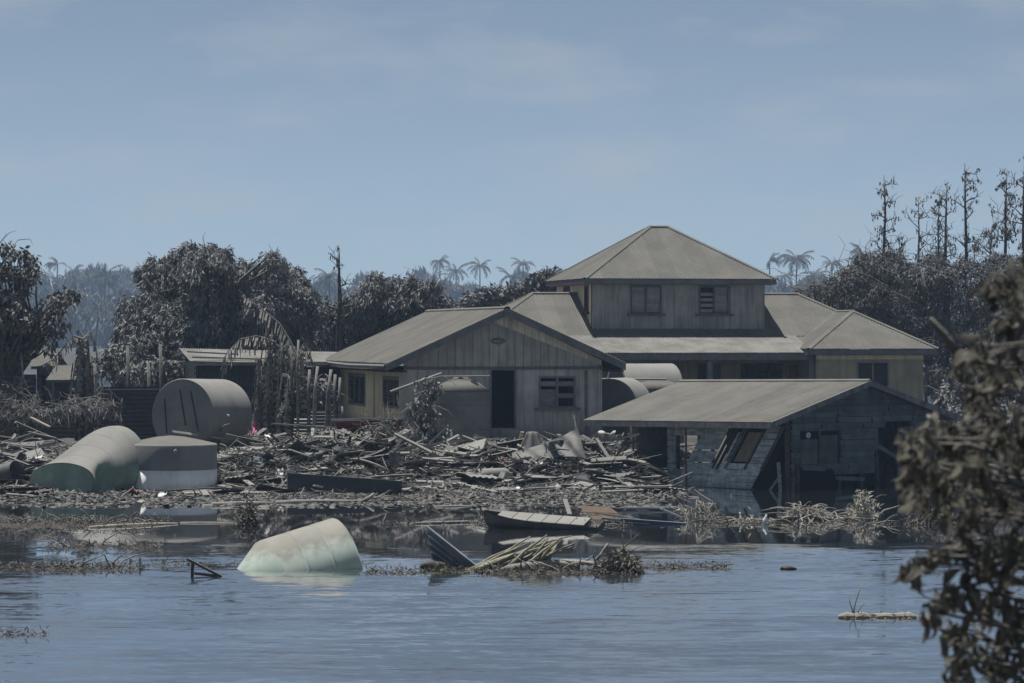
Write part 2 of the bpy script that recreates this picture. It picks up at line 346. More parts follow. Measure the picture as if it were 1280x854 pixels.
# ------------------------------------------------------------------ building helpers
def vrange(poly, u):
    vs_ = []
    for i in range(len(poly)):
        (u0, v0), (u1, v1) = poly[i], poly[(i + 1) % len(poly)]
        if min(u0, u1) - 1e-9 <= u <= max(u0, u1) + 1e-9:
            if abs(u1 - u0) < 1e-9: vs_ += [v0, v1]
            else: vs_.append(v0 + (v1 - v0) * (u - u0) / (u1 - u0))
    return (min(vs_), max(vs_)) if vs_ else None
def corrugated(poly, O, U, V, u0, u1, pitch=0.1, amp=0.016, lift=0.0, th=0.006):
    N = U.cross(V).normalized(); mb = MB(); prev = None; k0 = math.ceil(u0 / (pitch / 4) - 1e-6); us = [u0]
    k = k0
    while k * pitch / 4 < u1 - 1e-6:
        if k * pitch / 4 > u0 + 1e-6: us.append(k * pitch / 4)
        k += 1
    us.append(u1)
    lo_, hi_ = min(p[0] for p in poly), max(p[0] for p in poly)
    for u in us:
        u = min(max(u, lo_), hi_); r = vrange(poly, u)
        if r is None: prev = None; continue
        z = lift + amp * math.sin(2 * math.pi * u / pitch)
        a, b_ = O + U * u + V * r[0] + N * z, O + U * u + V * r[1] + N * z
        i = len(mb.v); mb.v += [tuple(a), tuple(b_), tuple(a - N * th), tuple(b_ - N * th)]
        if prev is not None:
            mb.f.append((prev, i, i + 1, prev + 1)); mb.f.append((prev + 2, prev + 3, i + 3, i + 2)); mb.f.append((prev, prev + 2, i + 2, i))
        prev = i
    return mb
def slope(roof, O, U, V, poly, m, sheet=0.8, pitch=0.1, amp=0.016, name='roof_sheet'):
    U, V, O = Vector(U).normalized(), Vector(V).normalized(), Vector(O)
    lo_, hi_ = min(p[0] for p in poly), max(p[0] for p in poly); u = lo_; k = 0
    while u < hi_ - 0.02:
        e = min(u + sheet, hi_)
        corrugated(poly, O, U, V, u, e, pitch, amp, 0.004 * (k % 2)).build(name, m, roof); u = e; k += 1
def tri_poly(O, U, V, pts):              # 3D points of a plane -> its (u, v)
    U, V, O = Vector(U).normalized(), Vector(V).normalized(), Vector(O)
    return [((Vector(p) - O).dot(U), (Vector(p) - O).dot(V)) for p in pts]
def roof_face(roof, pts, m, **kw):       # pts[0] -> pts[1] runs along the eave
    a, b_ = Vector(pts[0]), Vector(pts[1]); U = (b_ - a).normalized()
    N = U.cross(Vector(pts[2]) - a).normalized(); V = N.cross(U)
    slope(roof, a, U, V, tri_poly(a, U, V, pts), m, **kw)
def caps(roof, pairs, m, w=0.22):
    for a, b_ in pairs:
        mb = MB(); a, b_ = Vector(a), Vector(b_)
        d = (b_ - a).normalized(); s = Vector((0, 0, 1)).cross(d).normalized() * w / 2; up = Vector((0, 0, 0.045))
        mb.add([a - s, a + up, a + s, b_ - s, b_ + up, b_ + s, a - s - up, a + s - up, b_ - s - up, b_ + s - up],
               [(0, 1, 4, 3), (1, 2, 5, 4), (6, 0, 3, 8), (2, 7, 9, 5)]); mb.build('ridge_cap', m, roof)
def holed(u0, u1, z0, z1, opens):        # rectangle minus openings -> rectangles
    us = sorted({u0, u1, *[min(max(o[i], u0), u1) for o in opens for i in (0, 1)]}); out = []
    for a, b_ in zip(us, us[1:]):
        if b_ - a < 1e-6: continue
        segs = [(z0, z1)]
        for o in opens:
            if o[0] <= a + 1e-6 and o[1] >= b_ - 1e-6:
                segs = [s for g in segs for s in ((g[0], min(g[1], o[2])), (max(g[0], o[3]), g[1])) if s[1] - s[0] > 1e-4]
        out += [(a, b_, *s) for s in segs]
    return out
def wall(parent, A, Bv, u0, u1, z0, z1, opens, m, th=0.14, name='wall'):   # A origin, Bv unit direction along the wall, outside on its right
    A, Bv = Vector(A), Vector(Bv).normalized(); Nn = Vector((Bv.y, -Bv.x, 0)); mb = MB()
    for a, b_, c, d in holed(u0, u1, z0, z1, opens):
        mb.prism([A + Bv * a + Vector((0, 0, c)), A + Bv * b_ + Vector((0, 0, c)), A + Bv * b_ + Vector((0, 0, d)), A + Bv * a + Vector((0, 0, d))], -Nn * th)
    return mb.build(name, m, parent)
def louvre(parent, A, Bv, u0, u1, z0, z1, bays, rows, mf, ms, missing=(), sill=True, fw=0.07, ang=35, tilt=None, name='window'):
    A, Bv = Vector(A), Vector(Bv).normalized(); Nn = Vector((Bv.y, -Bv.x, 0)); Z = Vector((0, 0, 1)); mb = MB()
    def bx(a, b_, c, d, o0, o1, m_=mb): m_.prism([A + Bv * a + Z * c + Nn * o0, A + Bv * b_ + Z * c + Nn * o0, A + Bv * b_ + Z * d + Nn * o0, A + Bv * a + Z * d + Nn * o0], Nn * (o1 - o0))
    bx(u0, u0 + fw, z0, z1, -0.1, 0.03); bx(u1 - fw, u1, z0, z1, -0.1, 0.03)
    bx(u0 + fw, u1 - fw, z1 - fw, z1, -0.1, 0.028); bx(u0 + fw, u1 - fw, z0, z0 + fw * 0.7, -0.1, 0.028)
    for k in range(1, bays):
        c = u0 + (u1 - u0) * k / bays; bx(c - fw * 0.45, c + fw * 0.45, z0 + fw * 0.7, z1 - fw, -0.098, 0.026)
    win = mb.build(name, mf, parent)
    if sill:
        s = MB(); bx(u0 - 0.15, u1 + 0.15, z0 - 0.09, z0 - 0.002, 0.004, 0.12, s); s.build('sill', mf, win)
    R_ = Matrix.Rotation(math.radians(ang), 3, Bv); rr = random.Random(int(u0 * 91) + rows)
    for k in range(bays):
        a = u0 + (u1 - u0) * k / bays + fw * 0.6; b_ = u0 + (u1 - u0) * (k + 1) / bays - fw * 0.6
        for r in range(rows):
            if (k, r) in missing: continue
            z = z0 + fw + (z1 - z0 - 2 * fw) * (r + 0.5) / rows; hh = (z1 - z0) / rows * 0.56
            RR = Matrix.Rotation(math.radians((tilt if tilt is not None else ang) + rr.uniform(-7, 7)), 3, Bv)
            mbs = MB(); c = A + Bv * (a + b_) / 2 + Z * z - Nn * 0.045
            X = Matrix((Bv, -Nn, Z)).transposed()
            mbs.box(c, (b_ - a, 0.008, 2 * hh * 0.95), RR @ X); mbs.build('slat', ms, win)
    return win
def vboards(parent, A, Bv, poly, w, m, th=0.03, off=0.0, name='board', pick=None):
    A, Bv = Vector(A), Vector(Bv).normalized(); Nn = Vector((Bv.y, -Bv.x, 0)); lo_, hi_ = min(p[0] for p in poly), max(p[0] for p in poly); u = lo_; k = 0
    while u < hi_ - 0.02:
        e = min(u + w, hi_); g = 0.008; r0, r1 = vrange(poly, u + g), vrange(poly, e - g)
        mb = MB(); o = off + 0.003 * (k % 2)
        mb.prism([A + Bv * uu + Vector((0, 0, z)) + Nn * o for uu, z in ((u + g, r0[0]), (e - g, r1[0]), (e - g, r1[1]), (u + g, r0[1]))], Nn * th)
        mb.build(name, pick(u) if pick else m, parent); u = e; k += 1
def hboards(parent, A, Bv, u0, u1, z0, z1, opens, rowh, m, seed=1, th=0.022, name='weatherboard', rag=0.0, clip=None, maxlen=2.6):
    A, Bv = Vector(A), Vector(Bv).normalized(); Nn = Vector((Bv.y, -Bv.x, 0)); rr = random.Random(seed); z = z0; Z = Vector((0, 0, 1))
    while z < z1 - 0.04:
        t = min(z + rowh, z1); mid = (z + t) / 2; cuts = [(u0, u1)]
        for o in opens:
            if o[2] < mid < o[3]: cuts = [s for g in cuts for s in ((g[0], min(g[1], o[0])), (max(g[0], o[1]), g[1])) if s[1] - s[0] > 0.08]
        for a, b_ in cuts:
            if clip:
                c = clip(mid)
                if c is None: continue
                a, b_ = max(a, c[0]), min(b_, c[1])
                if b_ - a < 0.06: continue
            while b_ - a > 0.06:
                e = b_ if b_ - a < maxlen else a + rr.uniform(1.2, maxlen)
                if b_ - e < 0.4: e = b_
                sk, sk2 = rr.gauss(0, 0.006), rr.gauss(0, 0.006); ra = rr.uniform(0, rag) if rag else 0; o0 = rr.uniform(0, 0.006)
                p = [(a + ra + 0.004, z + 0.006 + sk, 0.014), (e - ra - 0.004, z + 0.006 + sk2, 0.014), (e - 0.004, t - 0.004 + sk2, 0.0), (a + 0.004, t - 0.004 + sk, 0.0)]
                mb = MB(); mb.prism([A + Bv * q[0] + Z * q[1] + Nn * (q[2] + o0) for q in p], Nn * th); mb.build(name, m, parent); a = e
        z = t

M['dark_frame'] = mat('dark_window_frame', (0.12, 0.12, 0.125), None, 4, 0.8, ash=0.6)
# ------------------------------------------------------------------ gabled house
TH = math.radians(12); c12, s12 = math.cos(TH), math.sin(TH)
gh = thing('gabled_house', 'ash-covered single storey gabled house with dark open doorway and yellow side wall', 'house', (-3.71, 110, 0), TH)
X, Y = Vector((1, 0, 0)), Vector((0, 1, 0)); GB = 0.75
GW, GL, EZ, RZ = 7.0, 14.2, 3.96, 5.86
front_open = [(3.07, 3.89, 1.71, 3.71), (4.74, 6.05, 2.41, 3.51)]
wall(gh, (0, 0, 0), X, 0, GW, GB, 3.74, front_open, M['wall_ash'])
def v_at(px, u):                          # depth along the side wall for a photo column
    k = (px - CX) / FPX; return (-3.71 + c12 * u - k * (110 + s12 * u)) / (s12 + k * c12)
w1 = (v_at(457, 0), v_at(436, 0)); w2 = (v_at(499, 0), v_at(479, 0))
# left side wall: runs from the back to the front so that its outside faces left
def sv(v): return GL - v
sopen = [(sv(w1[1]), sv(w1[0]), 2.30, 3.50), (sv(w2[1]), sv(w2[0]), 2.36, 3.48)]
wall(gh, (-0.002, GL, 0), -Y, 0, GL - 0.14, GB, 3.76, sopen, M['yellow'])
wall(gh, (GW, 0.14, 0), Y, 0, GL - 0.28, GB, 3.74, [], M['wall_ash']); wall(gh, (GW, GL, 0), -X, 0.0, GW - 0.14, GB, 3.74, [], M['wall_ash'])
for o in sopen: louvre(gh, (0, GL, 0), -Y, o[0], o[1], o[2], o[3], 3, 7, M['frame'], M['louvre'], sill=False, fw=0.12)
vp = v_at(468, 0)
for nm, a in (('pilaster', vp), ('pilaster', 0.2)):
    mb = MB(); mb.span((-0.075, a - 0.16, GB), (-0.004, a + 0.16, 3.72)); mb.build(nm, M['yellow'] if a > 1 else M['wall_ash'], gh)
mb = MB(); mb.tube([(-0.12, v_at(428.5, 0), GB), (-0.12, v_at(428.5, 0), 3.6)], 0.05, 6); mb.build('downpipe', M['rust'], gh)
louvre(gh, (0, 0, 0), X, 4.74, 6.05, 2.41, 3.51, 2, 7, M['frame'], M['louvre_ash'], missing=((0, 6), (0, 4), (1, 6), (1, 4), (1, 1), (1, 0), (1, 3)), sill=True, ang=12)
mb = MB(); mb.span((3.07, -0.03, 1.71), (3.0, 0.1, 3.74)); mb.span((3.89, -0.03, 1.71), (3.96, 0.1, 3.74)); mb.span((3.0, -0.04, 3.712), (3.96, 0.1, 3.78)); mb.build('door_frame', M['frame'], gh)
for k in range(3):
    mb = MB(); mb.span((2.9, -0.35 - 0.3 * k, GB), (4.05, -0.02 - 0.302 * k, 1.66 - 0.24 * k)); mb.build('step', M['wall_ash'], gh)
mb = MB(); mb.span((6.38, -0.05, GB), (6.46, -0.002, 3.70)); mb.build('corner_batten', M['fascia_pale'], gh)
mb = MB(); mb.span((-0.05, -0.06, 3.745), (GW + 0.05, 0.1, 3.83)); mb.build('trim_board', M['fascia'], gh)
k = (RZ - EZ) / 4.2
def gz(u): return RZ - 0.10 - k * abs(u - 3.5)
gpoly = [(0, 3.835), (GW, 3.835), (GW, gz(GW)), (3.5, gz(3.5)), (0, gz(0))]
mb = MB(); mb.prism([(u, 0.04, z) for u, z in gpoly], (0, 0.06, 0)); mb.build('gable_wall', M['wall_ash'], gh)
vboards(gh, (0, 0, 0), X, gpoly, 0.30, M['wall_board'], off=-0.03)
# sheltered boards under the right-hand rake stayed pale
vboards(gh, (0, 0, 0), X, [(3.0, gz(3.5) - 0.34), (6.98, gz(6.98) - 0.30), (6.98, gz(6.98) - 0.01), (3.5, gz(3.5) - 0.01)], 0.25, M['wall_board_clean'], th=0.02, off=0.007, name='rake_board')
mb = MB(); mb.lathe([(0.0, 0.06), (0.10, 0.05), (0.13, 0.0), (0.10, 0.02)], 14, Matrix.Rotation(math.radians(90), 3, 'X') @ Matrix.Diagonal((2.0, 0.8, 1)), (3.3, -0.03, 4.72)); mb.build('wall_light', M['frame'], gh, True)
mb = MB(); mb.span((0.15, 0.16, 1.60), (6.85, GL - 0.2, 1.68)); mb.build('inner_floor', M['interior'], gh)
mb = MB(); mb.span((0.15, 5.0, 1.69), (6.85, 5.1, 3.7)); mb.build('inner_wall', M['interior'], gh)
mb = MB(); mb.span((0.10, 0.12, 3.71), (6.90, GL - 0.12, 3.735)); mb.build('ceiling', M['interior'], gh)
F0, F1 = -0.6, GL + 0.3
roof = MB(); roof.prism([(-0.6, F0 + 0.05, EZ - 0.06), (3.5, F0 + 0.05, RZ - 0.06 - 0.04), (7.6, F0 + 0.05, EZ - 0.06), (7.4, F0 + 0.05, EZ - 0.1), (3.5, F0 + 0.05, RZ - 0.2), (-0.4, F0 + 0.05, EZ - 0.1)], (0, F1 - F0 - 0.1, 0))
roof = roof.build('roof', M['dark'], gh)
roof_face(roof, [(-0.7, F1, EZ), (-0.7, F0, EZ), (3.5, F0, RZ), (3.5, F1, RZ)], M['roof'])
roof_face(roof, [(7.7, F0, EZ), (7.7, F1, EZ), (3.5, F1, RZ), (3.5, F0, RZ)], M['roof'])
caps(roof, [((3.5, F0, RZ + 0.02), (3.5, F1, RZ + 0.02))], M['roof'])
for sgn, u in ((-1, -0.7), (1, 7.7)):
    mb = MB(); mb.prism([(u, F0 - 0.03, EZ - 0.015), (3.5, F0 - 0.03, RZ - 0.015), (3.5, F0 - 0.03, RZ - 0.26), (u, F0 - 0.03, EZ - 0.26)], (0, 0.04, 0)); mb.build('bargeboard', M['fascia'], roof)
mb = MB(); mb.span((-0.70, F0 + 0.02, EZ - 0.24), (-0.66, F1, EZ - 0.03)); mb.build('fascia', M['fascia_pale'], roof)
mb = MB(); mb.span((7.66, F0 + 0.02, EZ - 0.24), (7.70, F1, EZ - 0.03)); mb.build('fascia', M['fascia'], roof)
mb = MB(); mb.tube([(-0.76, F0 + 0.05, EZ - 0.10), (-0.78, F1 * 0.5, EZ - 0.13), (-0.76, F1, EZ - 0.06)], 0.06, 8); mb.build('gutter', M['fascia_pale'], roof)
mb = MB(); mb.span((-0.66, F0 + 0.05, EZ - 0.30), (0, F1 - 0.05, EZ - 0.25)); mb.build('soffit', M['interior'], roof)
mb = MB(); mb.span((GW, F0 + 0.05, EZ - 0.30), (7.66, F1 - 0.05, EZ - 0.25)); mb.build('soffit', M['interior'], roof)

# ------------------------------------------------------------------ two-storey house
th = thing('two_storey_house', 'two storey hip-roofed house with metal-clad upper room and yellow right wing', 'house', (3.3, 132, 0), TH)
SL = 0.56; rl, rr_, rv, rz = -1.94, 9.68, 2.7, 6.7; q = (rz - 4.9) / SL
hip = MB(); hip.prism([(rl - q + 0.1, rv - q + 0.1, 4.75), (rr_ + q - 0.1, rv - q + 0.1, 4.75), (rr_ + q - 0.1, rv + q - 0.1, 4.75), (rl - q + 0.1, rv + q - 0.1, 4.75)], (0, 0, 0.06))
hip = hip.build('main_roof', M['dark'], th)
FL, FR, BL, BR = (rl - q, rv - q, 4.9), (rr_ + q, rv - q, 4.9), (rl - q, rv + q, 4.9), (rr_ + q, rv + q, 4.9); A1, A2 = (rl, rv, rz), (rr_, rv, rz)
roof_face(hip, [FL, FR, A2, A1], M['roof']); roof_face(hip, [FR, BR, A2], M['roof']); roof_face(hip, [BR, BL, A1, A2], M['roof']); roof_face(hip, [BL, FL, A1], M['roof'])
caps(hip, [(A1, A2), (FL, A1), (BL, A1), (FR, A2), (BR, A2)], M['roof'])
# veranda skirt roof in front and on the left
vf = -3.0; zf = 4.22; vl = rl - q
ver = MB(); ver.span((vl - 1.2, vf + 0.01, zf - 0.30), (8.4, vf + 0.06, zf - 0.03)); ver = ver.build('veranda_roof', M['fascia'], th)
roof_face(ver, [(vl - 1.2, vf, zf), (8.6, vf, zf), (8.6, rv - q + 0.06, 4.93), (vl - 0.1, rv - q + 0.06, 4.93)], M['roof_worn'], sheet=0.9)
roof_face(ver, [(vl - 1.2, rv + q, zf), (vl - 1.2, vf, zf), (vl - 0.05, rv - q, 4.93), (vl - 0.05, rv + q, 4.93)], M['roof'])
caps(ver, [((vl - 1.2, vf, zf + 0.02), (vl - 0.08, rv - q, 4.95))], M['roof'])
# ground floor front
TB = 0.9
gopen = [(-3.6, -2.4, 2.0, 3.6), (1.75, 3.55, 1.9, 3.75), (4.35, 5.35, 1.5, 3.75), (6.2, 8.0, 1.9, 3.75)]
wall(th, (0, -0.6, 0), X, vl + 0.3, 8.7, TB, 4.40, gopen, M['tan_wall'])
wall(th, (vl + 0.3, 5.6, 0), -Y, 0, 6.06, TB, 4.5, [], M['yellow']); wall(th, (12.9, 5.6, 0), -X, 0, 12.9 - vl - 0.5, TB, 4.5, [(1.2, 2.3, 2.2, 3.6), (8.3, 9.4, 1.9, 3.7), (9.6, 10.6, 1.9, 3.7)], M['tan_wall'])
mb = MB(); mb.span((vl + 0.5, -0.44, 1.30), (12.8, 5.4, 1.38)); mb.build('inner_floor', M['interior'], th)
mb = MB(); mb.span((vl + 0.5, -0.44, 4.42), (12.8, 5.4, 4.48)); mb.build('ceiling', M['interior'], th)
mb = MB(); mb.span((vl + 0.3, vf + 0.3, TB), (8.5, -0.62, 1.35)); mb.build('veranda_floor', M['wall_ash'], th)
louvre(th, (0, -0.6, 0), X, 1.75, 3.55, 1.9, 3.75, 2, 9, M['dark'], M['louvre'], sill=False, tilt=70, missing=tuple((1, r) for r in range(9)))
louvre(th, (0, -0.6, 0), X, 6.2, 8.0, 1.9, 3.75, 3, 9, M['dark'], M['louvre'], sill=False, tilt=65, missing=tuple((0, r) for r in range(9)))
mb = MB(); mb.span((4.85, -0.55, 1.5), (5.33, -0.50, 3.70)); mb.build('door', mat('blue_door', (0.05, 0.075, 0.11), None, 3, 0.6), th)
mb = MB(); mb.span((8.28, -0.72, 1.5), (8.62, -0.61, 3.7)); mb.build('door', M['brown'], th)
for u in (4.25, 8.55, 0.9, -2.9): 
    mb = MB(); mb.span((u - 0.11, vf + 0.12, TB), (u + 0.11, vf + 0.34, zf - 0.05)); mb.build('veranda_post', M['fascia_pale'] if u > 4 and u < 5 else M['fascia'], th)
# right wing
wa, wb, wv = 8.7, 13.3, -3.05
w_o = [(wa + 1.72, wa + 3.12, 2.2, 3.86)]
wall(th, (wa, wv, 0), X, 0, wb - wa, TB, 4.32, [(o[0] - wa, o[1] - wa, o[2], o[3]) for o in w_o], M['yellow_ash'])
mb = MB(); mb.span((wa + 0.003, wv - 0.012, 3.94), (wb - 0.003, wv - 0.003, 4.315)); mb.build('wall_band', M['yellow'], th)
wall(th, (wa, -0.62, 0), -Y, 0, -0.62 - wv - 0.14, TB, 4.32, [], M['yellow_ash']); wall(th, (wb, wv + 0.14, 0), Y, 0, 8.3, TB, 4.32, [], M['yellow_ash'])
louvre(th, (0, wv, 0), X, w_o[0][0], w_o[0][1], 2.2, 3.86, 2, 9, M['frame'], M['louvre'], sill=False, ang=25)
mb = MB(); mb.span((wa + 0.2, wv + 1.5, 1.5), (wb - 0.2, wv + 1.6, 4.2)); mb.build('inner_wall', M['interior'], th)
e = 0.5; zz = 4.38; hw = (wb - wa) / 2 + e; cu = (wa + wb) / 2; rz2 = zz + hw * SL; back = 1.5
wr = MB(); wr.span((wa - e + 0.02, wv - e + 0.02, zz - 0.24), (wb + e - 0.02, wv - e + 0.06, zz - 0.03)); wr.span((wb + e - 0.06, wv - e + 0.062, zz - 0.24), (wb + e - 0.02, 5, zz - 0.03)); wr.span((wa - e + 0.02, wv - e + 0.062, zz - 0.24), (wa - e + 0.06, -1.0, zz - 0.03))
wr.span((wa - e + 0.062, wv - e + 0.062, zz - 0.27), (wb + e - 0.062, 4.9, zz - 0.245)); wr = wr.build('wing_roof', M['fascia'], th)
F_, B_ = wv - e, 5.0; ap = (cu, F_ + hw, rz2)
roof_face(wr, [(wa - e, F_, zz), (wb + e, F_, zz), ap], M['roof'])
roof_face(wr, [(wb + e, F_, zz), (wb + e, B_, zz), (cu, B_, rz2), ap], M['roof'])
yv = rv - (rz - zz) / SL                   # where the main front slope reaches the wing's eave height
roof_face(wr, [(wa - e, yv + 0.05, zz), (wa - e, F_, zz), ap, (cu, rv - (rz - rz2) / SL + 0.06, rz2)], M['roof'])
roof_face(wr, [(7.3, yv - 0.1, zz - 0.06), (9.3, yv - 0.1, zz - 0.06), (9.3, rv - q + 0.02, 4.885), (7.3, rv - q + 0.02, 4.885)], M['roof'])
caps(wr, [((wa - e, F_, zz), ap), ((wb + e, F_, zz), ap), (ap, (cu, rv - (rz - rz2) / SL, rz2)), ((wa - e + 0.1, yv + 0.1, zz + 0.08), (cu, rv - (rz - rz2) / SL, rz2))], M['roof'])
# upper storey
UW, UD, uz0, uz1 = 7.4, 6.6, 5.0, 7.2
win_o = [(1.62, 2.96, 5.82, 6.98), (4.56, 5.86, 5.82, 6.98)]
mb = wall(th, (0, 0.045, 0), X, 0, UW, uz0, uz1, win_o, M['interior'], th=0.10, name='inner_wall')
cl = MB(); cl.span((-0.03, -0.05, uz0 + 0.05), (UW + 0.03, 0.0, uz0 + 0.20)); cl = cl.build('cladding', M['fascia'], th)
for a, b_, c, d in holed(0, UW, uz0 + 0.202, uz1, win_o):
    slope(cl, (0, 0, 0), X, (0, 0, 1), [(a, c), (b_, c), (b_, d), (a, d)], M['clad'], sheet=1.1, pitch=0.16, amp=0.014, name='cladding_sheet')
for i, o in enumerate(win_o):
    louvre(th, (0, -0.03, 0), X, o[0], o[1], o[2], o[3], 2, 9, M['dark_frame'], M['louvre_ash'], ang=4 if i == 0 else 8, missing=() if i == 0 else ((0, 1), (0, 3), (0, 5), (0, 7), (0, 8)))
mb = MB(); mb.span((win_o[1][0] + 0.05, 0.3, 5.8), (win_o[1][1], 0.32, 7.0)); mb.build('inner_wall', M['interior'], th)
sw = [(0.6, 1.3, 5.9, 7.0), (4.0, 5.2, 6.3, 7.0)]
wall(th, (0, UD, 0), -Y, 0, UD - 0.15, uz0, uz1, [(UD - o[1], UD - o[0], o[2], o[3]) for o in sw], M['yellow'])
for o in sw: louvre(th, (0, UD, 0), -Y, UD - o[1], UD - o[0], o[2], o[3], 1, 7, M['frame_red'], M['louvre'], sill=True, fw=0.12)
wall(th, (UW, 0.15, 0), Y, 0, UD - 0.3, uz0, uz1, [], M['yellow']); wall(th, (UW, UD, 0), -X, 0.0, UW - 0.15, uz0, uz1, [], M['yellow'])
oh = 0.42; z_e = 7.27; x0, x1, y0, y1 = -oh, UW + oh, -oh, UD + oh; hd = (y1 - y0) / 2; zr = 9.55
ur = MB(); ur.span((x0 + 0.02, y0 + 0.02, z_e - 0.22), (x1 - 0.02, y0 + 0.06, z_e - 0.03)); ur.span((x1 - 0.06, y0 + 0.062, z_e - 0.22), (x1 - 0.02, y1, z_e - 0.03)); ur.span((x0 + 0.06, y0 + 0.062, z_e - 0.24), (x1 - 0.062, y1, z_e - 0.19))
ur = ur.build('upper_roof', M['fascia'], th)
mb = MB(); mb.span((x0 + 0.02, y0 + 0.062, z_e - 0.22), (x0 + 0.058, y1, z_e - 0.03)); mb.build('fascia', M['fascia_purple'], ur)
a1, a2 = (x0 + hd, y0 + hd, zr), (x1 - hd, y0 + hd, zr); e1, e2, e3, e4 = (x0, y0, z_e), (x1, y0, z_e), (x1, y1, z_e), (x0, y1, z_e)
roof_face(ur, [e1, e2, a2, a1], M['roof']); roof_face(ur, [e2, e3, a2], M['roof']); roof_face(ur, [e3, e4, a1, a2], M['roof']); roof_face(ur, [e4, e1, a1], M['roof'])
caps(ur, [(e1, a1), (e2, a2), (e3, a2), (e4, a1), (a1, a2)], M['roof'])

# ------------------------------------------------------------------ wrecked blue house standing in the water
TB_ = math.radians(38); cb, sb = math.cos(TB_), math.sin(TB_)
bh = thing('weatherboard_house', 'wrecked blue weatherboard house with collapsed side wall standing in flood water', 'house', (8.75, 101.5, 0), TB_)
bh.rotation_euler = (math.radians(-0.75), 0, TB_)
BW, BD, be, bf = 6.7, 5.8, 1.0, 0.35; bez, brz = 2.18, 3.45; kb = (brz - bez) / (BW / 2 + be); BLn = 9.0
def bzr(u): return brz - 0.08 - kb * abs(u - BW / 2)
br = MB(); br.prism([(-be + 0.05, -bf + 0.05, bez - 0.05), (BW / 2, -bf + 0.05, brz - 0.06), (BW + be - 0.05, -bf + 0.05, bez - 0.05), (BW + be - 0.3, -bf + 0.05, bez - 0.08), (BW / 2, -bf + 0.05, brz - 0.14), (-be + 0.3, -bf + 0.05, bez - 0.08)], (0, BLn + bf - 0.1, 0))
br = br.build('roof', M['dark'], bh)
roof_face(br, [(-be, BLn, bez), (-be, -bf, bez), (BW / 2, -bf, brz), (BW / 2, BLn, brz)], M['roof'], sheet=0.76, pitch=0.09, amp=0.012)
roof_face(br, [(BW + be, -bf, bez), (BW + be, BLn, bez), (BW / 2, BLn, brz), (BW / 2, -bf, brz)], M['roof'], sheet=0.76, pitch=0.09, amp=0.012)
caps(br, [((BW / 2, -bf, brz + 0.015), (BW / 2, BLn, brz + 0.015))], M['roof'])
mb = MB(); mb.span((-be + 0.0, -bf + 0.05, bez - 0.20), (-be + 0.035, BLn, bez - 0.025)); mb.build('fascia', M['fascia_pale'], br)
for u0_, u1_ in ((-be, BW / 2 + 0.01), (BW + be, BW / 2 - 0.01)):
    mb = MB(); mb.prism([(u0_, -bf - 0.03, bez + 0.01), (BW / 2, -bf - 0.03, brz + 0.01), (BW / 2, -bf - 0.03, brz - 0.17), (u0_, -bf - 0.03, bez - 0.19)], (0, 0.035, 0)); mb.build('bargeboard', M['fascia_pale'], br)
bopen = [(0.55, 2.28, 0.78, 1.88), (0.3, 1.45, -1, 0.72), (1.45, 1.95, -1, 0.58), (1.95, 3.3, -1, 0.44), (3.3, 4.1, -1, 0.36), (3.85, 4.0, -1, 1.1), (4.0, 4.35, 0.9, 2.0), (4.05, 5.6, -1, 0.9), (4.35, 5.55, 0.5, 2.15)]
def bclip(z):
    if z < bzr(0): return (0, BW)
    d = (brz - 0.08 - z) / kb
    return (BW / 2 - d, BW / 2 + d) if d > 0.05 else None
hboards(bh, (0, 0, 0), X, 0.12, BW - 0.05, -0.3, brz - 0.1, bopen, 0.185, M['blue_board_shaded'], 5, rag=0.10, clip=bclip, maxlen=2.4)
for u, top in ((0.05, 2.2), (0.5, 1.95), (2.33, 1.95), (3.3, 1.5), (4.0, 2.2), (5.6, 2.2), (6.6, 2.2)):
    mb = MB(); mb.span((u - 0.05, 0.035, -0.6), (u + 0.05, 0.12, top)); mb.build('stud', M['timber_dark'], bh)
mb = MB(); mb.span((0.56, -0.02, 0.70), (2.28, 0.03, 0.785)); mb.span((0.55, -0.045, 1.86), (2.30, -0.02, 1.96)); mb.span((1.36, -0.04, 0.79), (1.43, -0.01, 1.85)); mb.build('window_frame', M['blue_board_shaded'], bh)
for a, b_, t in ((0.60, 1.35, 1.60), (1.45, 2.22, 1.72)):
    corrugated([(a, 0.8), (b_, 0.8), (b_, t), (a, t)], Vector((0, 0.02, 0)), X, Vector((0, 0, 1)), a, b_, 0.09, 0.013).build('window_sheet', M['iron'], bh)
o = corrugated([(0, 0), (0.8, 0), (0.8, 1.6), (0, 1.6)], Vector((4.75, -0.12, 0.35)), X, Vector((0.12, 0.1, 1)).normalized(), 0, 0.8, 0.09, 0.013).build('leaning_sheet', M['iron'], bh)
for zz_, a, b_, tl in ((0.72, 1.5, 2.3, 0.0), (0.66, 0.6, 1.55, -0.03), (0.30, 2.05, 3.3, -0.04), (0.98, 3.95, 5.4, -0.35)):
    mb = MB(); mb.bar((a, -0.05, zz_ - tl), (b_, -0.09, zz_ + tl), 0.03, 0.13); mb.build('broken_board', M['blue_board_shaded'], bh)
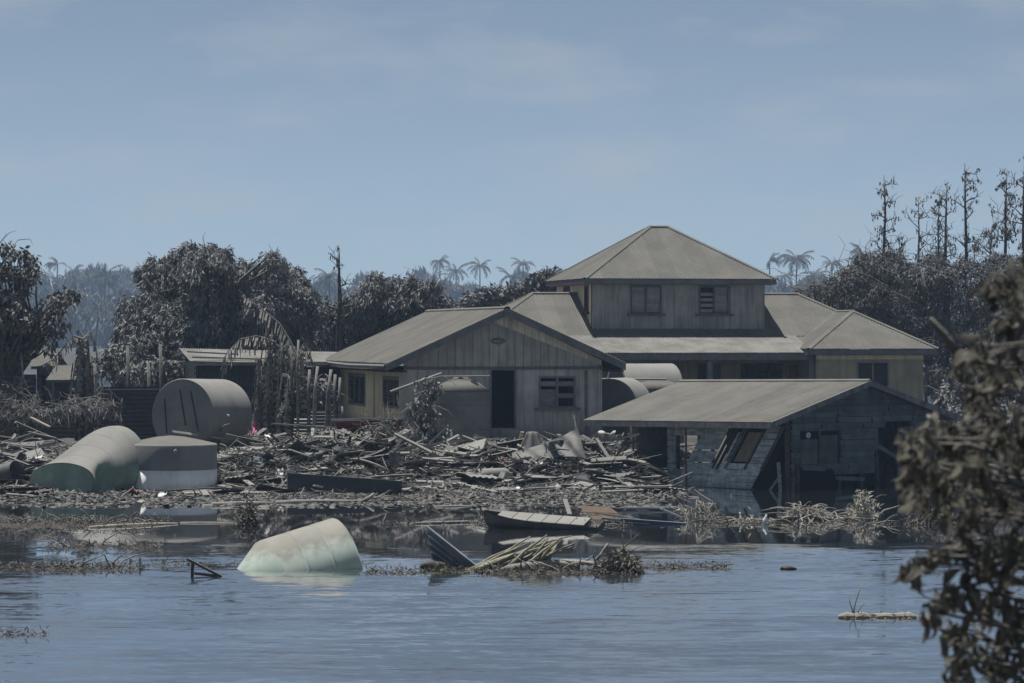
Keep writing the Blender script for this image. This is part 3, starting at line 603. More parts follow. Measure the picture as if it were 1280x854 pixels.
# left side: standing corner with boards, then the racked and fallen panel
def bs(v): return BD - v
sA = Vector((0, BD, 0))
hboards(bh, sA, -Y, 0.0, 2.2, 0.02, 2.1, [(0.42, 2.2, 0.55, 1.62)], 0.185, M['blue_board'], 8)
mb = MB(); mb.span((-0.02, BD - 2.1, 0.30), (0.06, BD - 0.45, 0.42)); mb.build('window_rail', M['red'], bh)
for v in (BD - 0.05, BD - 0.42, BD - 1.5, BD - 2.15, 0.06):
    mb = MB(); mb.span((0.03, v - 0.05, -0.6), (0.12, v + 0.05, 2.12)); mb.build('stud', M['timber_dark'], bh)
pan = MB(); pan.bar((-0.62, 0.95, 0.02), (-0.62, 4.35, 0.02), 0.08, 0.1); pan = pan.build('fallen_wall_panel', M['timber_dark'], bh)
def lean(v, t): return Vector((-0.12 - 0.52 * (1 - t), v + 0.95 * (1 - t), 0.06 + 1.96 * t))     # t: 0 foot, 1 head
rows = 10; rr0 = random.Random(3)
for r in range(rows):
    t0, t1 = r / rows, (r + 0.96) / rows
    segs = [(0.05, 3.75)] if r < 4 else [(0.05, 0.75), (2.55, 3.75)]
    if r >= 4 and r < 9: segs.append((1.9, 2.02))
    for a, b_ in segs:
        while b_ - a > 0.05:
            e_ = b_ if b_ - a < 2.4 else a + rr0.uniform(1.2, 2.2)
            j = rr0.gauss(0, 0.01); mb = MB()
            mb.prism([lean(a + 0.006, t0 + j), lean(e_ - 0.006, t0 + j * 0.3), lean(e_ - 0.006, t1 + j * 0.3), lean(a + 0.006, t1 + j)], (-0.022, 0, -0.006)); mb.build('weatherboard', M['blue_board'], pan); a = e_
for v, w_, mm in ((2.35, 0.09, 'timber_dark'), (2.12, 0.10, 'timber_dark'), (1.72, 0.13, 'fascia_pale'), (0.80, 0.08, 'timber_dark'), (0.0, 0.1, 'timber_dark')):
    mb = MB(); mb.bar(lean(v, 0.3) + Vector((-0.04, 0, 0)), lean(v, 1.0) + Vector((-0.04, 0, 0)), w_, 0.05, (0, 1, 0.2)); mb.build('stud', M[mm], pan)
mb = MB(); mb.prism([lean(0.8, 0.42) + Vector((0.1, 0, 0)), lean(1.65, 0.42) + Vector((0.1, 0, 0)), lean(1.65, 0.9) + Vector((0.1, 0, 0)), lean(0.8, 0.9) + Vector((0.1, 0, 0))], (0.02, 0, 0)); mb.build('panel_lining', M['tan_wall'], pan)
for a, b_ in (((-0.35, 0.05, 0.9), (-0.30, 0.0, -0.3)), ((-0.2, 0.1, 0.5), (-0.45, 0.55, -0.2))):
    mb = MB(); mb.bar(a, b_, 0.09, 0.07); mb.build('broken_stud', M['timber'], bh)
for px in (792, 858):
    kk = (px - CX) / FPX; v = (8.75 - cb * 0.92 - kk * (101.5 - sb * 0.92)) / (sb + kk * cb)
    mb = MB(); mb.tube([(-0.92, v, -0.7), (-0.92, v, 2.1)], 0.035, 8); mb.build('carport_post', M['rust'], bh)
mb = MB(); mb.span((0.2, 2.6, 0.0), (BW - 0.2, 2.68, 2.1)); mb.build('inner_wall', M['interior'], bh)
mb = MB(); mb.span((BW - 0.1, 0.2, -0.6), (BW, BD, 2.15)); mb.build('wall', M['blue_board_shaded'], bh)
mb = MB(); mb.span((2.6, BD - 0.1, -0.6), (BW - 0.12, BD, 2.15)); mb.build('wall', M['blue_board_shaded'], bh)
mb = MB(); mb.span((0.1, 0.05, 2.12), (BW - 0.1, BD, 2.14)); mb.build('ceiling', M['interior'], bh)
mb = MB(); mb.lathe([(0.02, -0.02), (0.09, -0.02), (0.10, 0.02), (0.05, 0.03), (0.02, 0.0)], 12, Matrix.Rotation(math.radians(90), 3, 'X'), (0.83, -0.08, 1.73)); mb.build('meter_dial', M['white'], bh, True)

# ------------------------------------------------------------------ shed, huts and fences behind
sh = thing('lean_to_shed', 'low dark corrugated shed with ash-covered flat roof behind fallen tank', 'shed', (*P(246, 480, 121).xy, 0), TH)
SW = 6.4
s_ = MB(); s_.span((-0.2, -0.35, 3.78), (SW, -0.31, 3.92)); s_ = s_.build('roof', M['timber'], sh)
roof_face(s_, [(-0.3, -0.4, 3.95), (SW + 0.2, -0.4, 3.78), (SW + 0.2, 3.4, 4.25), (-0.3, 3.4, 4.42)], M['roof_worn'])
slw = MB(); slw.span((-0.02, 0.05, 1.0), (0.06, 0.12, 3.9)); slw.span((SW - 0.1, 0.05, 1.0), (SW - 0.02, 0.12, 3.75)); slw = slw.build('wall', M['timber_dark'], sh)
slope(slw, (0, 0, 1.0), X, (0, 0, 1), [(0, 0), (2.6, 0), (2.6, 2.8), (0, 2.85)], M['iron_dark'], sheet=0.85, pitch=0.14, amp=0.016, name='wall_sheet')
mb = MB(); mb.span((2.6, 1.6, 0.9), (SW, 1.7, 3.7)); mb.build('back_wall', M['interior'], sh)
mb = MB(); mb.span((-0.10, 0.02, 1.0), (-0.03, 3.2, 3.9)); mb.build('side_wall', M['timber'], sh)
for k_, (a, b_) in enumerate((((-0.2, -0.3, 4.1), (2.4, 0.4, 4.02)), ((-0.3, 0.6, 4.3), (1.6, 0.2, 4.2)), ((2.2, -0.2, 4.05), (4.2, 0.3, 4.0)))):
    mb = MB(); mb.bar(a, b_, 0.10, 0.05); mb.build('roof_batten', M['timber'], sh)

def fence(px0, px1, D0, D1, zt0, zt1, nrow, label, zb=0.9):
    A, B_ = P(px0, HY, D0), P(px1, HY, D1); A.z = B_.z = 0; d = (B_ - A); L = d.length; d.normalize()
    f = thing('iron_fence', label, 'fence', (A.x, A.y, 0))
    npan = max(1, round(L / 1.9))
    for i in range(npan):
        a, b_ = d * (L * i / npan), d * (L * (i + 1) / npan)
        za, zb_ = zt0 + (zt1 - zt0) * i / npan, zt0 + (zt1 - zt0) * (i + 0.6) / npan; r = random.Random(px0 + i); ln = Vector((0, r.uniform(-0.1, 0.1), 1)).normalized()
        H = max(za, zb_) - zb
        # corrugations run along the fence
        corrugated([(0, 0), (H, 0), (H, (b_ - a).length - 0.02), (0, (b_ - a).length - 0.02)], a + Vector((0, r.uniform(-.04, .04), zb)), ln, d, 0, H, 0.16, 0.02).build('fence_sheet', M['iron_dark'], f)
        mb = MB(); mb.bar(a + Vector((0, 0.06, 0.6)), a + Vector((0, 0.06, za + 0.15)), 0.1, 0.1); mb.build('fence_post', M['timber_dark'], f)
    return f
fence(-30, 46, 112, 112, 3.55, 3.45, 1, 'dark horizontal corrugated iron fence beneath the leafy tree beside the huts')
fence(122, 200, 116, 117, 3.05, 2.75, 1, 'sagging dark corrugated iron fence between banana plants and the fallen tank')
fence(46, 124, 119, 119, 2.2, 2.2, 1, 'low dark corrugated iron fence in front of the small hut')

def hut(px0, px1, D, ze, zr_, label, m='roof'):
    A = P(px0, HY, D); wd = (px1 - px0) / FPX * D
    r_ = thing('small_hut', label, 'hut', (A.x, A.y, 0), 0.05)
    ro = MB(); ro.span((-0.2, -0.3, ze - 0.12), (wd + 0.2, -0.26, ze - 0.02)); ro = ro.build('roof', M['timber_dark'], r_)
    roof_face(ro, [(-0.3, -0.35, ze), (wd + 0.3, -0.35, ze), (wd + 0.1, 1.8, zr_), (-0.1, 1.8, zr_)], M[m])
    roof_face(ro, [(wd + 0.3, 3.9, ze), (-0.3, 3.9, ze), (-0.1, 1.8, zr_), (wd + 0.1, 1.8, zr_)], M[m])
    wall(r_, (0, 0, 0), X, 0, wd, 0.9, ze, [(wd * 0.35, wd * 0.6, 1.3, ze - 0.4)], M['iron_dark'])
    wall(r_, (0, 3.6, 0), -Y, 0, 3.46, 0.9, ze, [], M['iron_dark']); wall(r_, (wd, 0.14, 0), Y, 0, 3.4, 0.9, ze, [], M['iron_dark']); wall(r_, (wd - 0.14, 3.6, 0), -X, 0, wd - 0.3, 0.9, ze, [], M['iron_dark'])
    return r_
hut(46, 64, 128, 3.7, 4.3, 'small dark hut with pale two-tier roof beside the banana plants')
hut(68, 90, 124, 3.2, 3.75, 'low hut with pale grey roof half hidden behind the banana plants')
# ------------------------------------------------------------------ water tanks
def ring_prof(r, L, nring, bump=0.02, seg=10):
    out = []
    for i in range(nring):
        a, b_ = L * i / nring, L * (i + 1) / nring
        for t, d in ((0.0, -bump), (0.035, -0.004), (0.05, 0), (0.10, 0.0015), (0.16, 0.002), (0.5, 0.002), (0.84, 0.002), (0.90, 0.0015), (0.95, 0), (0.965, -0.004)): out.append((r + d, a + (b_ - a) * t))
    return out + [(r - bump, L)]
def axis_R(d, up=(0, 0, 1)):             # matrix whose z axis is d
    z = Vector(d).normalized(); x = Vector(up).cross(z).normalized(); return Matrix((x, z.cross(x), z)).transposed()

# fallen grey tank
c = P(228, 0, 107); yaw = math.radians(26); r = 1.22
ax = Vector((math.sin(yaw), math.cos(yaw), -0.02)).normalized()
t = thing('fallen_water_tank', 'large grey ash-covered cylindrical tank lying on its side, round end exposed', 'water tank', (c.x, c.y, h(c.x, c.y) + 0.05))
z0 = P(228, 519, 107).z - t.location.z; R = axis_R(ax); cc = Vector((0, 0, z0))
mb = MB(); mb.lathe([(r * 0.985, 0.0), (r, 0.03)] + [(r, x) for x in np.linspace(0.1, 2.45, 9)] + [(r * 0.985, 2.55), (r * 0.5, 2.62), (0.01, 2.63)], 64, R, cc); mb.build('shell', M['tank_grey'], t, True)
mb = MB(); mb.lathe([(0.005, 0.03), (r * 0.5, 0.032), (r * 0.9, 0.028), (r * 0.984, 0.004)], 64, R, cc); e_ = mb.build('end_plate', M['tank_grey'], t)
ex, ey = R @ Vector((1, 0, 0)), R @ Vector((0, 1, 0))
ex = Vector((ax.y, -ax.x, 0)).normalized(); ez = ax.cross(ex) * -1; ez = ez if ez.z > 0 else -ez
for a, b_ in (((-0.72, 0.55), (-0.62, -0.62)), ((-0.12, 0.85), (0.12, -0.35)), ((0.30, 0.80), (0.62, -0.55))):
    mb = MB(); o = cc + ax * 0.015; mb.bar(o + ex * a[0] + ez * a[1], o + ex * b_[0] + ez * b_[1], 0.035, 0.02, tuple(ax)); mb.build('end_rib', M['dark'], e_)
mb = MB(); o = cc + ax * 0.9 + (ex * 0.72 - ez * 0.0).normalized() * r; mb.tube([o - ex * 0.03 - ax * 0.0, o + Vector((0.05, -0.08, 0))], 0.04, 8); mb.build('outlet', M['white'], t)

# squat round tank with a white foot
c = P(213, 0, 101.0); r = 1.47
t = thing('squat_water_tank', 'squat round grey tank with whitewashed lower band standing at the shore', 'water tank', (c.x, c.y, -0.1))
mb = MB(); mb.lathe([(r, 0.80), (r, 1.56), (r * 0.985, 1.605), (r * 0.97, 1.61)], 72); mb.build('shell', M['tank_grey'], t, True)
mb = MB(); mb.lathe([(r + 0.004, -0.3), (r + 0.004, 0.3), (r + 0.003, 0.80), (r - 0.05, 0.802)], 72); mb.build('white_band', M['tank_white'], t, True)
mb = MB(); mb.lathe([(r * 0.985, 1.602), (r * 0.7, 1.70), (r * 0.3, 1.82), (0.01, 1.86)], 72); mb.build('lid', M['roof'], t, True)
a = math.radians(-78); mb = MB(); mb.tube([(r * math.cos(a) * 0.98, r * math.sin(a) * 0.98, 1.42), (r * math.cos(a) * 1.06, r * math.sin(a) * 1.06, 1.40)], 0.06, 10); mb.build('outlet', M['timber_pale'], t)

# crushed green tank
c = P(114, 0, 99.9); yaw = math.radians(36); ax = Vector((math.sin(yaw), math.cos(yaw), 0.0)).normalized(); R = axis_R(ax); r = 1.27; L = 2.5
t = thing('crushed_water_tank', 'crushed green plastic tank lying on its side, ash on top, squashed open end', 'water tank', (c.x, c.y, 0))
def squash(p):                          # p in tank space, z along the axis from the squashed mouth
    k_ = 1 - smooth(-0.2, 2.3, p.z); q = Vector(p)
    up = R.transposed() @ Vector((0, 0, 1)); hgt = q.dot(up)
    q -= up * (hgt * 0.55 + 0.40) * k_; 
    side = R.transposed() @ Vector((math.cos(yaw), -math.sin(yaw), 0)); s_ = q.dot(side)
    q += side * s_ * 0.16 * k_
    d = (Vector((q.x, q.y, 0)) - (side * 1.0 + up * 0.0)); dent = math.exp(-((s_ - 1.15) / 0.35) ** 2 - ((p.z - 0.55) / 0.45) ** 2 - (hgt / 0.7) ** 2)
    q -= side * 0.55 * dent
    return q
mb = MB(); mb.lathe([(0.02, 0.03), (r * 0.5, 0.05), (r * 0.9, 0.02), (r * 0.985, 0.0)] + [(rr__, z_) for rr__, z_ in ring_prof(r, L, 5, 0.022)] + [(r * 0.95, L + 0.03), (r * 0.3, L + 0.05), (0.01, L + 0.05)], 80, R, (-ax.x * L * 0.5, -ax.y * L * 0.5, 0.80), squash)
mb.build('shell', M['tank_green'], t, True)

# floating pale tank in the foreground
c = P(432, 0, 68.2); yaw = math.radians(66); tl = math.radians(15)
ax = Vector((-math.sin(yaw) * math.cos(tl), -math.cos(yaw) * math.cos(tl), -math.sin(tl))); R = axis_R(ax); r = 0.98; L = 1.72
t = thing('floating_water_tank', 'pale green plastic tank half sunk on its side in open water', 'water tank', (c.x, c.y, 0))
cc = Vector((0, 0, 0.08)); mb = MB()
mb.lathe([(0.01, -0.02), (r * 0.6, -0.03), (r * 0.94, -0.02), (r * 0.985, 0.015)] + ring_prof(r, L, 3, 0.012) + [(r * 0.985, L + 0.04), (r * 0.75, L + 0.36), (r * 0.745, L + 0.365), (r * 0.74, L + 0.37), (r * 0.40, L + 0.86), (r * 0.38, L + 0.87), (0.01, L + 0.90)], 80, R, cc)
mb.build('shell', M['tank_pale'], t, True)
mb = MB(); mb.lathe([(r * 0.37, L + 0.84), (r * 0.37, L + 0.94), (r * 0.33, L + 0.97), (0.01, L + 0.98)], 40, R, cc); mb.build('lid', M['tank_side'], t, True)

# standing tanks beside the houses
def standing(px, D, r_, zb, zs, zt, label, m='tank_grey', nr=5, parts=True):
    c = P(px, 0, D); t = thing('standing_water_tank', label, 'water tank', (c.x, c.y, zb))
    mb = MB(); mb.lathe([(r_ + a, z) for a, z in ((q_[0] - r_, q_[1]) for q_ in ring_prof(r_, zs - zb, nr, 0.02))], 56); mb.build('shell', M[m], t, True)
    mb = MB(); H = zt - zs; mb.lathe([(r_ * 0.98, zs - zb), (r_ * 1.01, zs - zb + 0.03), (r_ * 0.62, zs - zb + H * 0.62), (r_ * 0.25, zs - zb + H * 0.9), (r_ * 0.24, zs - zb + H), (0.01, zs - zb + H * 1.02)], 56); mb.build('lid', M['roof'], t, True)
    return t
t = standing(576, 108.9, 0.99, 0.8, 3.0, 3.5, 'ribbed grey water tank with conical lid standing beside open doorway')
mb = MB(); mb.tube([(-1.05, -0.2, 2.72), (1.0, -0.3, 2.74)], 0.025, 6); mb.span((0.35, -0.45, 2.2), (0.55, -0.2, 2.75)); mb.build('rail', M['pipe'], t)
standing(822, 116.5, 0.98, 1.0, 2.95, 3.35, 'small upright tank with ash-topped conical lid behind the blue house roof', 'tank_side')
standing(815, 109.6, 0.75, 0.4, 2.05, 2.3, 'dusty green upright tank under the carport of the blue house', 'tank_side', 3)
def lying(px, py, D, r_, L, yaw_, label, m='tank_grey'):
    c = P(px, py, D); ax = Vector((math.sin(yaw_), math.cos(yaw_), 0)); R = axis_R(ax)
    t = thing('toppled_water_tank', label, 'water tank', (c.x, c.y, c.z - r_))
    mb = MB(); mb.lathe([(0.01, 0.04), (r_ * 0.8, 0.05), (r_ * 0.97, 0.0), (r_, 0.04)] + [(a, z + 0.05) for a, z in ring_prof(r_, L, 3, 0.02)] + [(r_ * 0.95, L + 0.08), (r_ * 0.3, L + 0.25), (0.01, L + 0.26)], 64, R, (0, 0, r_)); mb.build('shell', M[m], t, True)
    return t
lying(764, 508, 113.5, 1.0, 1.4, math.radians(24), 'toppled grey tank wedged beside the gabled house wall, round end showing')
lying(770, 492, 118.0, 1.1, 2.2, math.radians(70), 'toppled grey tank with rounded side lying in front of the veranda', 'tank_grey')
p0, p1_ = P(745, 474, 115), P(833, 474, 115)
t = thing('pipe_rail', 'pale horizontal gutter pipe on brackets between the gabled house and tanks', 'pipe', tuple(p0))
mb = MB(); mb.tube([(0, 0, 0), (p1_.x - p0.x, 0, 0.0)], 0.04, 8); mb.build('pipe', M['pipe'], t); mb = MB(); mb.tube([(1.05, 0, 0), (1.05, 0, -2.4)], 0.07, 8); mb.build('post', M['pipe'], t)
a, b_ = P(488, 490, 108), P(552, 467, 108.0)
mb = MB(); mb.tube([(0, 0, 0), tuple(b_ - a)], [0.05, 0.055], 8); o = mb.build('loose_pipe', M['pipe']); o.location = a; tag(o, 'pale loose pipe slanting across the yellow wall towards the ribbed tank', 'pipe')

# ------------------------------------------------------------------ trees
def leaves(tips, outs, per, ln, wd, rng, droop=1.0, spread=0.9, fold=0.25, bunch=0.35):
    n_ = len(tips) * per; base = np.repeat(tips, per, 0) + rng.normal(0, ln * bunch, (n_, 3)); o = np.repeat(outs, per, 0)
    d = o * 0.5 + rng.normal(0, spread * 0.55, (n_, 3)); d[:, 2] -= droop * rng.uniform(0.4, 1.3, n_); d /= np.linalg.norm(d, axis=1)[:, None] + 1e-9
    L = (ln * rng.uniform(0.6, 1.35, n_))[:, None]; s_ = np.cross(d, rng.normal(0, 1, (n_, 3))); s_ /= np.linalg.norm(s_, axis=1)[:, None] + 1e-9
    w = (wd * rng.uniform(0.7, 1.3, n_))[:, None]; nn = np.cross(d, s_)
    V = np.stack([base, base + d * L * 0.45 + s_ * w + nn * w * fold, base + d * L, base + d * L * 0.45 - s_ * w + nn * w * fold], 1).reshape(-1, 3)
    F = np.arange(n_ * 4).reshape(-1, 4); t_ = np.repeat(rng.uniform(0, 1, len(tips)), per) * 0.6 + rng.uniform(0, 0.4, n_)
    return V, F, t_
def blob_tips(clumps, ntip, rng, lo=0.55):
    T, O = [], []
    for (c, r) in clumps:
        k_ = max(3, int(ntip * (r[0] * r[1] * r[2]) ** (2 / 3)))
        d = rng.normal(0, 1, (k_, 3)); d /= np.linalg.norm(d, axis=1)[:, None]; q_ = rng.uniform(lo, 1.05, k_)[:, None]
        T.append(np.array(c) + d * np.array(r) * q_); O.append(d)
    return np.concatenate(T), np.concatenate(O)
def limb_path(a, b_, rnd, k=4, sag=0.12):
    a, b_ = Vector(a), Vector(b_); L = (b_ - a).length; out = []
    for i in range(k + 1):
        t_ = i / k; p = a.lerp(b_, t_); w_ = math.sin(math.pi * t_) * L * sag
        out.append(p + Vector((rnd.uniform(-w_, w_), rnd.uniform(-w_, w_), w_ * 0.8 + rnd.uniform(-w_, w_) * 0.4)))
    return out
def tree(name, label, base, clumps, ntip, per, ln, wd, seed, m='leaf', trunk_r=0.22, group=None, twigs=0, fork=None, cat='tree', droop=1.0, bark='bark', twig_r=0.02, bunch=0.35, long_twigs=False):
    rng = np.random.default_rng(seed); rnd = random.Random(seed); base = Vector(base)
    t = thing(name, label, cat, base, 0, group)
    cl = [((Vector(c) - base), r_) for c, r_ in clumps]
    tr = MB(); f_ = fork or Vector((0, 0, max(0.6, min(c.z for c, _ in cl) * 0.6)))
    tr.tube([(0, 0, -0.3), (0.05, 0, f_.z * 0.5), tuple(f_)], [trunk_r * 1.25, trunk_r, trunk_r * 0.9], 9)
    for c, r_ in cl: tr.tube(limb_path(f_ * 0.95, c + Vector((0, 0, r_[2] * 0.3)), rnd), [trunk_r * 0.55, trunk_r * 0.42, trunk_r * 0.3, trunk_r * 0.2, trunk_r * 0.08], 6)
    tr.build('trunk', M[bark], t, True)
    T, O = blob_tips([(tuple(c), r_) for c, r_ in cl], ntip, rng); V, F, ti = leaves(T, O, per, ln, wd, rng, droop, 0.9, 0.25, bunch)
    link('crown', np_mesh('crown', V, F, M[m], ti), t)['kind'] = 'stuff'
    if twigs:
        tw = MB()
        for i in rnd.sample(range(len(T)), min(twigs, len(T))):
            p = Vector(T[i]); o = Vector(O[i]); tw.tube(limb_path(p - o * 0.5, p + o * rnd.uniform(0.3, 0.9) + (Vector((rnd.gauss(0, 0.8), rnd.gauss(0, 0.3), rnd.gauss(0, 0.5))) if long_twigs else Vector((0, 0, rnd.uniform(-0.2, 0.5)))), rnd, 3, 0.2), [twig_r, twig_r * 0.8, twig_r * 0.6, twig_r * 0.3], 4)
        tw.build('twigs', M['branch'], t)['kind'] = 'stuff'
    return t
def px_clumps(spec, D, depth=1.0):       # (px, py, rpx, rpy) clumps at a distance
    out = []; rnd = random.Random(len(spec))
    for i, (x, y, rx, ry) in enumerate(spec):
        d = D + rnd.uniform(-1.6, 1.6) * depth; rx *= 0.86; ry *= 0.86; out.append((P(x, y, d), (rx / FPX * d, rx / FPX * d, ry / FPX * d)))
        for k_ in range(4):               # smaller boughs that break the outline
            a = rnd.uniform(0, 6.28); f = rnd.uniform(0.28, 0.5); dd = d + rnd.uniform(-1, 0.6) * rx / FPX * d
            out.append((P(x + math.cos(a) * rx * 0.85, y + math.sin(a) * ry * 0.85, dd), (rx * f / FPX * d, rx * f / FPX * d, ry * f / FPX * d)))
    return out
def root(px, D): p = P(px, 0, D); return (p.x, p.y, h(p.x, p.y) - 0.1)
big = [(175, 395, 34, 34), (205, 355, 34, 32), (232, 332, 30, 26), (262, 326, 30, 22), (262, 365, 40, 34), (300, 345, 28, 24), (335, 340, 30, 24), (362, 355, 28, 30), (378, 385, 26, 30), (340, 385, 38, 34), (300, 400, 40, 34), (215, 405, 40, 36), (250, 425, 40, 34), (178, 440, 30, 30), (160, 420, 22, 24), (300, 440, 34, 24), (355, 425, 36, 26), (205, 455, 34, 24), (150, 465, 18, 16), (262, 318, 12, 14), (343, 326, 14, 12), (192, 375, 14, 10)]
tree('mango_tree', 'large dense dark mango tree with ash-dulled drooping leaves behind the shed', root(255, 130), px_clumps(big, 130), 330, 10, 0.25, 0.028, 11, trunk_r=0.35, twigs=120, droop=1.5, bunch=0.22)
mid = [(405, 415, 30, 26), (430, 400, 34, 26), (452, 385, 26, 22), (470, 368, 26, 26), (500, 365, 28, 22), (525, 372, 30, 24), (548, 385, 24, 20), (490, 395, 36, 26), (455, 420, 40, 24), (520, 400, 30, 20), (470, 350, 12, 12), (516, 358, 10, 14), (400, 440, 26, 18), (470, 437, 40, 16)]
tree('mango_tree', 'broad dark bushy tree with ash-dulled leaves directly behind the gabled house roof', root(470, 140), px_clumps(mid, 140), 330, 10, 0.25, 0.028, 12, trunk_r=0.3, twigs=70, droop=1.5, bunch=0.22)
for (x, y, rx, ry), lb in zip(((595, 378, 16, 14), (618, 370, 12, 14), (645, 368, 16, 12), (690, 350, 20, 14), (668, 352, 10, 10)), ('small dark bushy tree rising left over the gabled roof back end', 'small dark tree with narrow peaked crown above the gabled roof', 'small dark rounded tree beside the lower hip roof end', 'dark tree peeping out behind the purple eave of the upper storey', 'tiny dark treetop between the rounded tree and the upper storey')):
    tree('bushy_tree', lb, root(x, 150), px_clumps([(x, y, rx, ry), (x - 8, y + 14, rx, ry), (x + 9, y + 12, rx * 0.8, ry)], 150, 0.4), 200, 9, 0.3, 0.055, x, trunk_r=0.15)
left = [(5, 325, 24, 22), (15, 355, 26, 22), (35, 345, 14, 12), (10, 390, 30, 26), (35, 400, 24, 18), (60, 385, 18, 12), (75, 372, 12, 9), (50, 425, 26, 18), (15, 430, 30, 26), (90, 370, 10, 7), (42, 330, 9, 9), (28, 318, 8, 7), (-20, 380, 30, 40), (70, 410, 12, 10)]
tree('leafy_tree', 'loose-branched dark tree with withered leaves standing over the left iron fence', root(6, 112.8), px_clumps(left, 112, 0.6), 95, 7, 0.22, 0.05, 14, 'leaf_brown', trunk_r=0.16, twigs=60)

# bare trees with leaves hanging in tufts
def bare_tree(label, px, pyt, pyb, D, seed, nbr=9, spread=1.0, leafn=50, group=None, r0=0.09, lean=0.0):
    rnd = random.Random(seed); rng = np.random.default_rng(seed); b_ = P(px, pyb, D); top = P(px + lean, pyt, D); gz_ = h(b_.x, b_.y) - 0.1
    t = thing('bare_tree', label, 'tree', (b_.x, b_.y, gz_), 0, group); O = Vector((b_.x, b_.y, gz_)); H = top.z - gz_; mb = MB()
    dx = (top.x - b_.x); path = [Vector((dx * k_ + rnd.uniform(-.06, .06) * (0 < i < 5), rnd.uniform(-.08, .08), H * k_)) for i, k_ in enumerate((0, 0.3, 0.5, 0.7, 0.85, 1.0))]
    mb.tube(path, [r0 * 1.6, r0 * 1.3, r0 * 1.1, r0 * 0.9, r0 * 0.6, r0 * 0.25], 7); T, Oo = [], []
    vis = (P(px, pyb, D).z - gz_) / H
    for i in range(nbr):
        k_ = rnd.uniform(max(vis, 0.35), 0.98); a = rnd.uniform(0, 6.28); l_ = rnd.uniform(0.4, 1.3) * spread * (1.15 - k_ * 0.6)
        s0 = Vector((dx * k_, 0, H * k_)); e_ = s0 + Vector((math.cos(a) * l_, math.sin(a) * l_, l_ * rnd.uniform(-0.05, 0.75))); pth = limb_path(s0, e_, rnd, 4, 0.1)
        mb.tube(pth, [r0 * 0.45, r0 * 0.36, r0 * 0.3, r0 * 0.22, r0 * 0.12], 5)
        for j in range(2):
            q_ = pth[rnd.choice((2, 3))]; e2 = q_ + Vector((rnd.uniform(-.5, .5), rnd.uniform(-.5, .5), rnd.uniform(-0.05, 0.6))) * l_; mb.tube(limb_path(q_, e2, rnd, 2, 0.1), [r0 * 0.25, r0 * 0.18, r0 * 0.08], 4); T.append(e2); Oo.append(Vector((0, 0, -1)))
        T += pth[3:]; Oo += [Vector((0, 0, -1))] * 2
        for j in range(3):
            q_ = pth[rnd.choice((1, 2, 3, 4))]; e2 = q_ + Vector((rnd.uniform(-.6, .6), rnd.uniform(-.5, .5), rnd.uniform(0.0, 0.9))) * l_; mb.tube(limb_path(q_, e2, rnd, 3, 0.15), [0.014, 0.012, 0.010, 0.006], 4)
    for k_ in np.linspace(max(vis, 0.3), 1.0, 14): T.append(Vector((dx * k_ + rnd.uniform(-.12, .12), rnd.uniform(-.1, .1), H * k_))); Oo.append(Vector((rnd.uniform(-1, 1), rnd.uniform(-1, 1), -0.5)))
    mb.build('trunk', M['bark'], t, True)
    if leafn:
        idx = rng.integers(0, len(T), leafn); V, F, ti = leaves(np.array([tuple(T[i]) for i in idx]), np.array([tuple(Oo[i]) for i in idx]), 3, 0.19, 0.036, rng, 1.6, 0.45); link('leaf_tufts', np_mesh('leaf_tufts', V, F, M['leaf_brown'], ti), t)['kind'] = 'stuff'
    return t
bare_tree('tall leafless tree with broken side branches between the two mango trees', 424, 310, 420, 131, 21, 8, 1.0, 16, r0=0.10)
gl = 'bare trees above the vine thicket'
for i, (px, pt, lean, nb, lf, lb) in enumerate(((1108, 219, 2, 10, 80, 'bare spire of a dead tree standing first beyond the house wing'), (1148, 246, -2, 7, 40, 'thin dead stem with hanging tuft beside the first bare spire'), (1157, 305, 8, 3, 6, 'forked dead snag between two thin stems above the thicket'), (1169, 238, 1, 8, 24, 'slim dead stem with crossing horizontal twigs above the thicket'), (1180, 228, 3, 8, 34, 'tall slender dead tree with twigs reaching sideways above the thicket'),
        (1213, 204, -4, 13, 90, 'tallest dead tree, dense leaf tuft and upright twigs at its crown'), (1252, 212, 3, 11, 120, 'dead tree hung with withered leaves behind the blurred foliage'), (1279, 196, 2, 12, 150, 'leafy dead tree with branch reaching sideways at the thicket end'), (1128, 300, 0, 8, 50, 'short bare tree poking from the thicket beside the spire'), (1236, 285, 0, 7, 60, 'short leafy snag between the two tallest dead trees'))):
    bare_tree(lb, px, pt, 335, 149 + (i % 3), 40 + i, nb + 7, 1.05, int(lf * 0.8), gl, 0.055 + 0.025 * (pt < 230), lean + ((i * 7) % 11 - 5))

# vine-smothered thicket on the right: several trees under one drape of creepers
vin = [([(1015, 375, 22, 14), (1035, 362, 24, 14), (1060, 350, 26, 16), (1040, 385, 30, 14), (1000, 368, 10, 8)], 'leaf_brown', 'low dark shrub tree with curled pale leaves next to the house wing roof', 1045, 0.20),
       ([(1085, 340, 34, 22), (1110, 335, 34, 22), (1080, 375, 40, 26), (1120, 375, 44, 32), (1100, 410, 44, 26)], 'leaf', 'vine-smothered tree with bare twigs behind the house wing', 1100, 0.24),
       ([(1160, 345, 44, 26), (1200, 350, 40, 28), (1180, 395, 50, 38), (1190, 440, 40, 40), (1170, 480, 20, 26), (1150, 420, 30, 30)], 'leaf', 'vine-smothered tree mass under the tallest dead trees', 1180, 0.24),
       ([(1245, 345, 36, 30), (1275, 350, 36, 34), (1250, 400, 44, 40), (1280, 440, 40, 50), (1235, 450, 34, 46), (1320, 400, 44, 60)], 'leaf', 'vine-smothered tree rising behind the blurred foreground leaves', 1262, 0.24)]
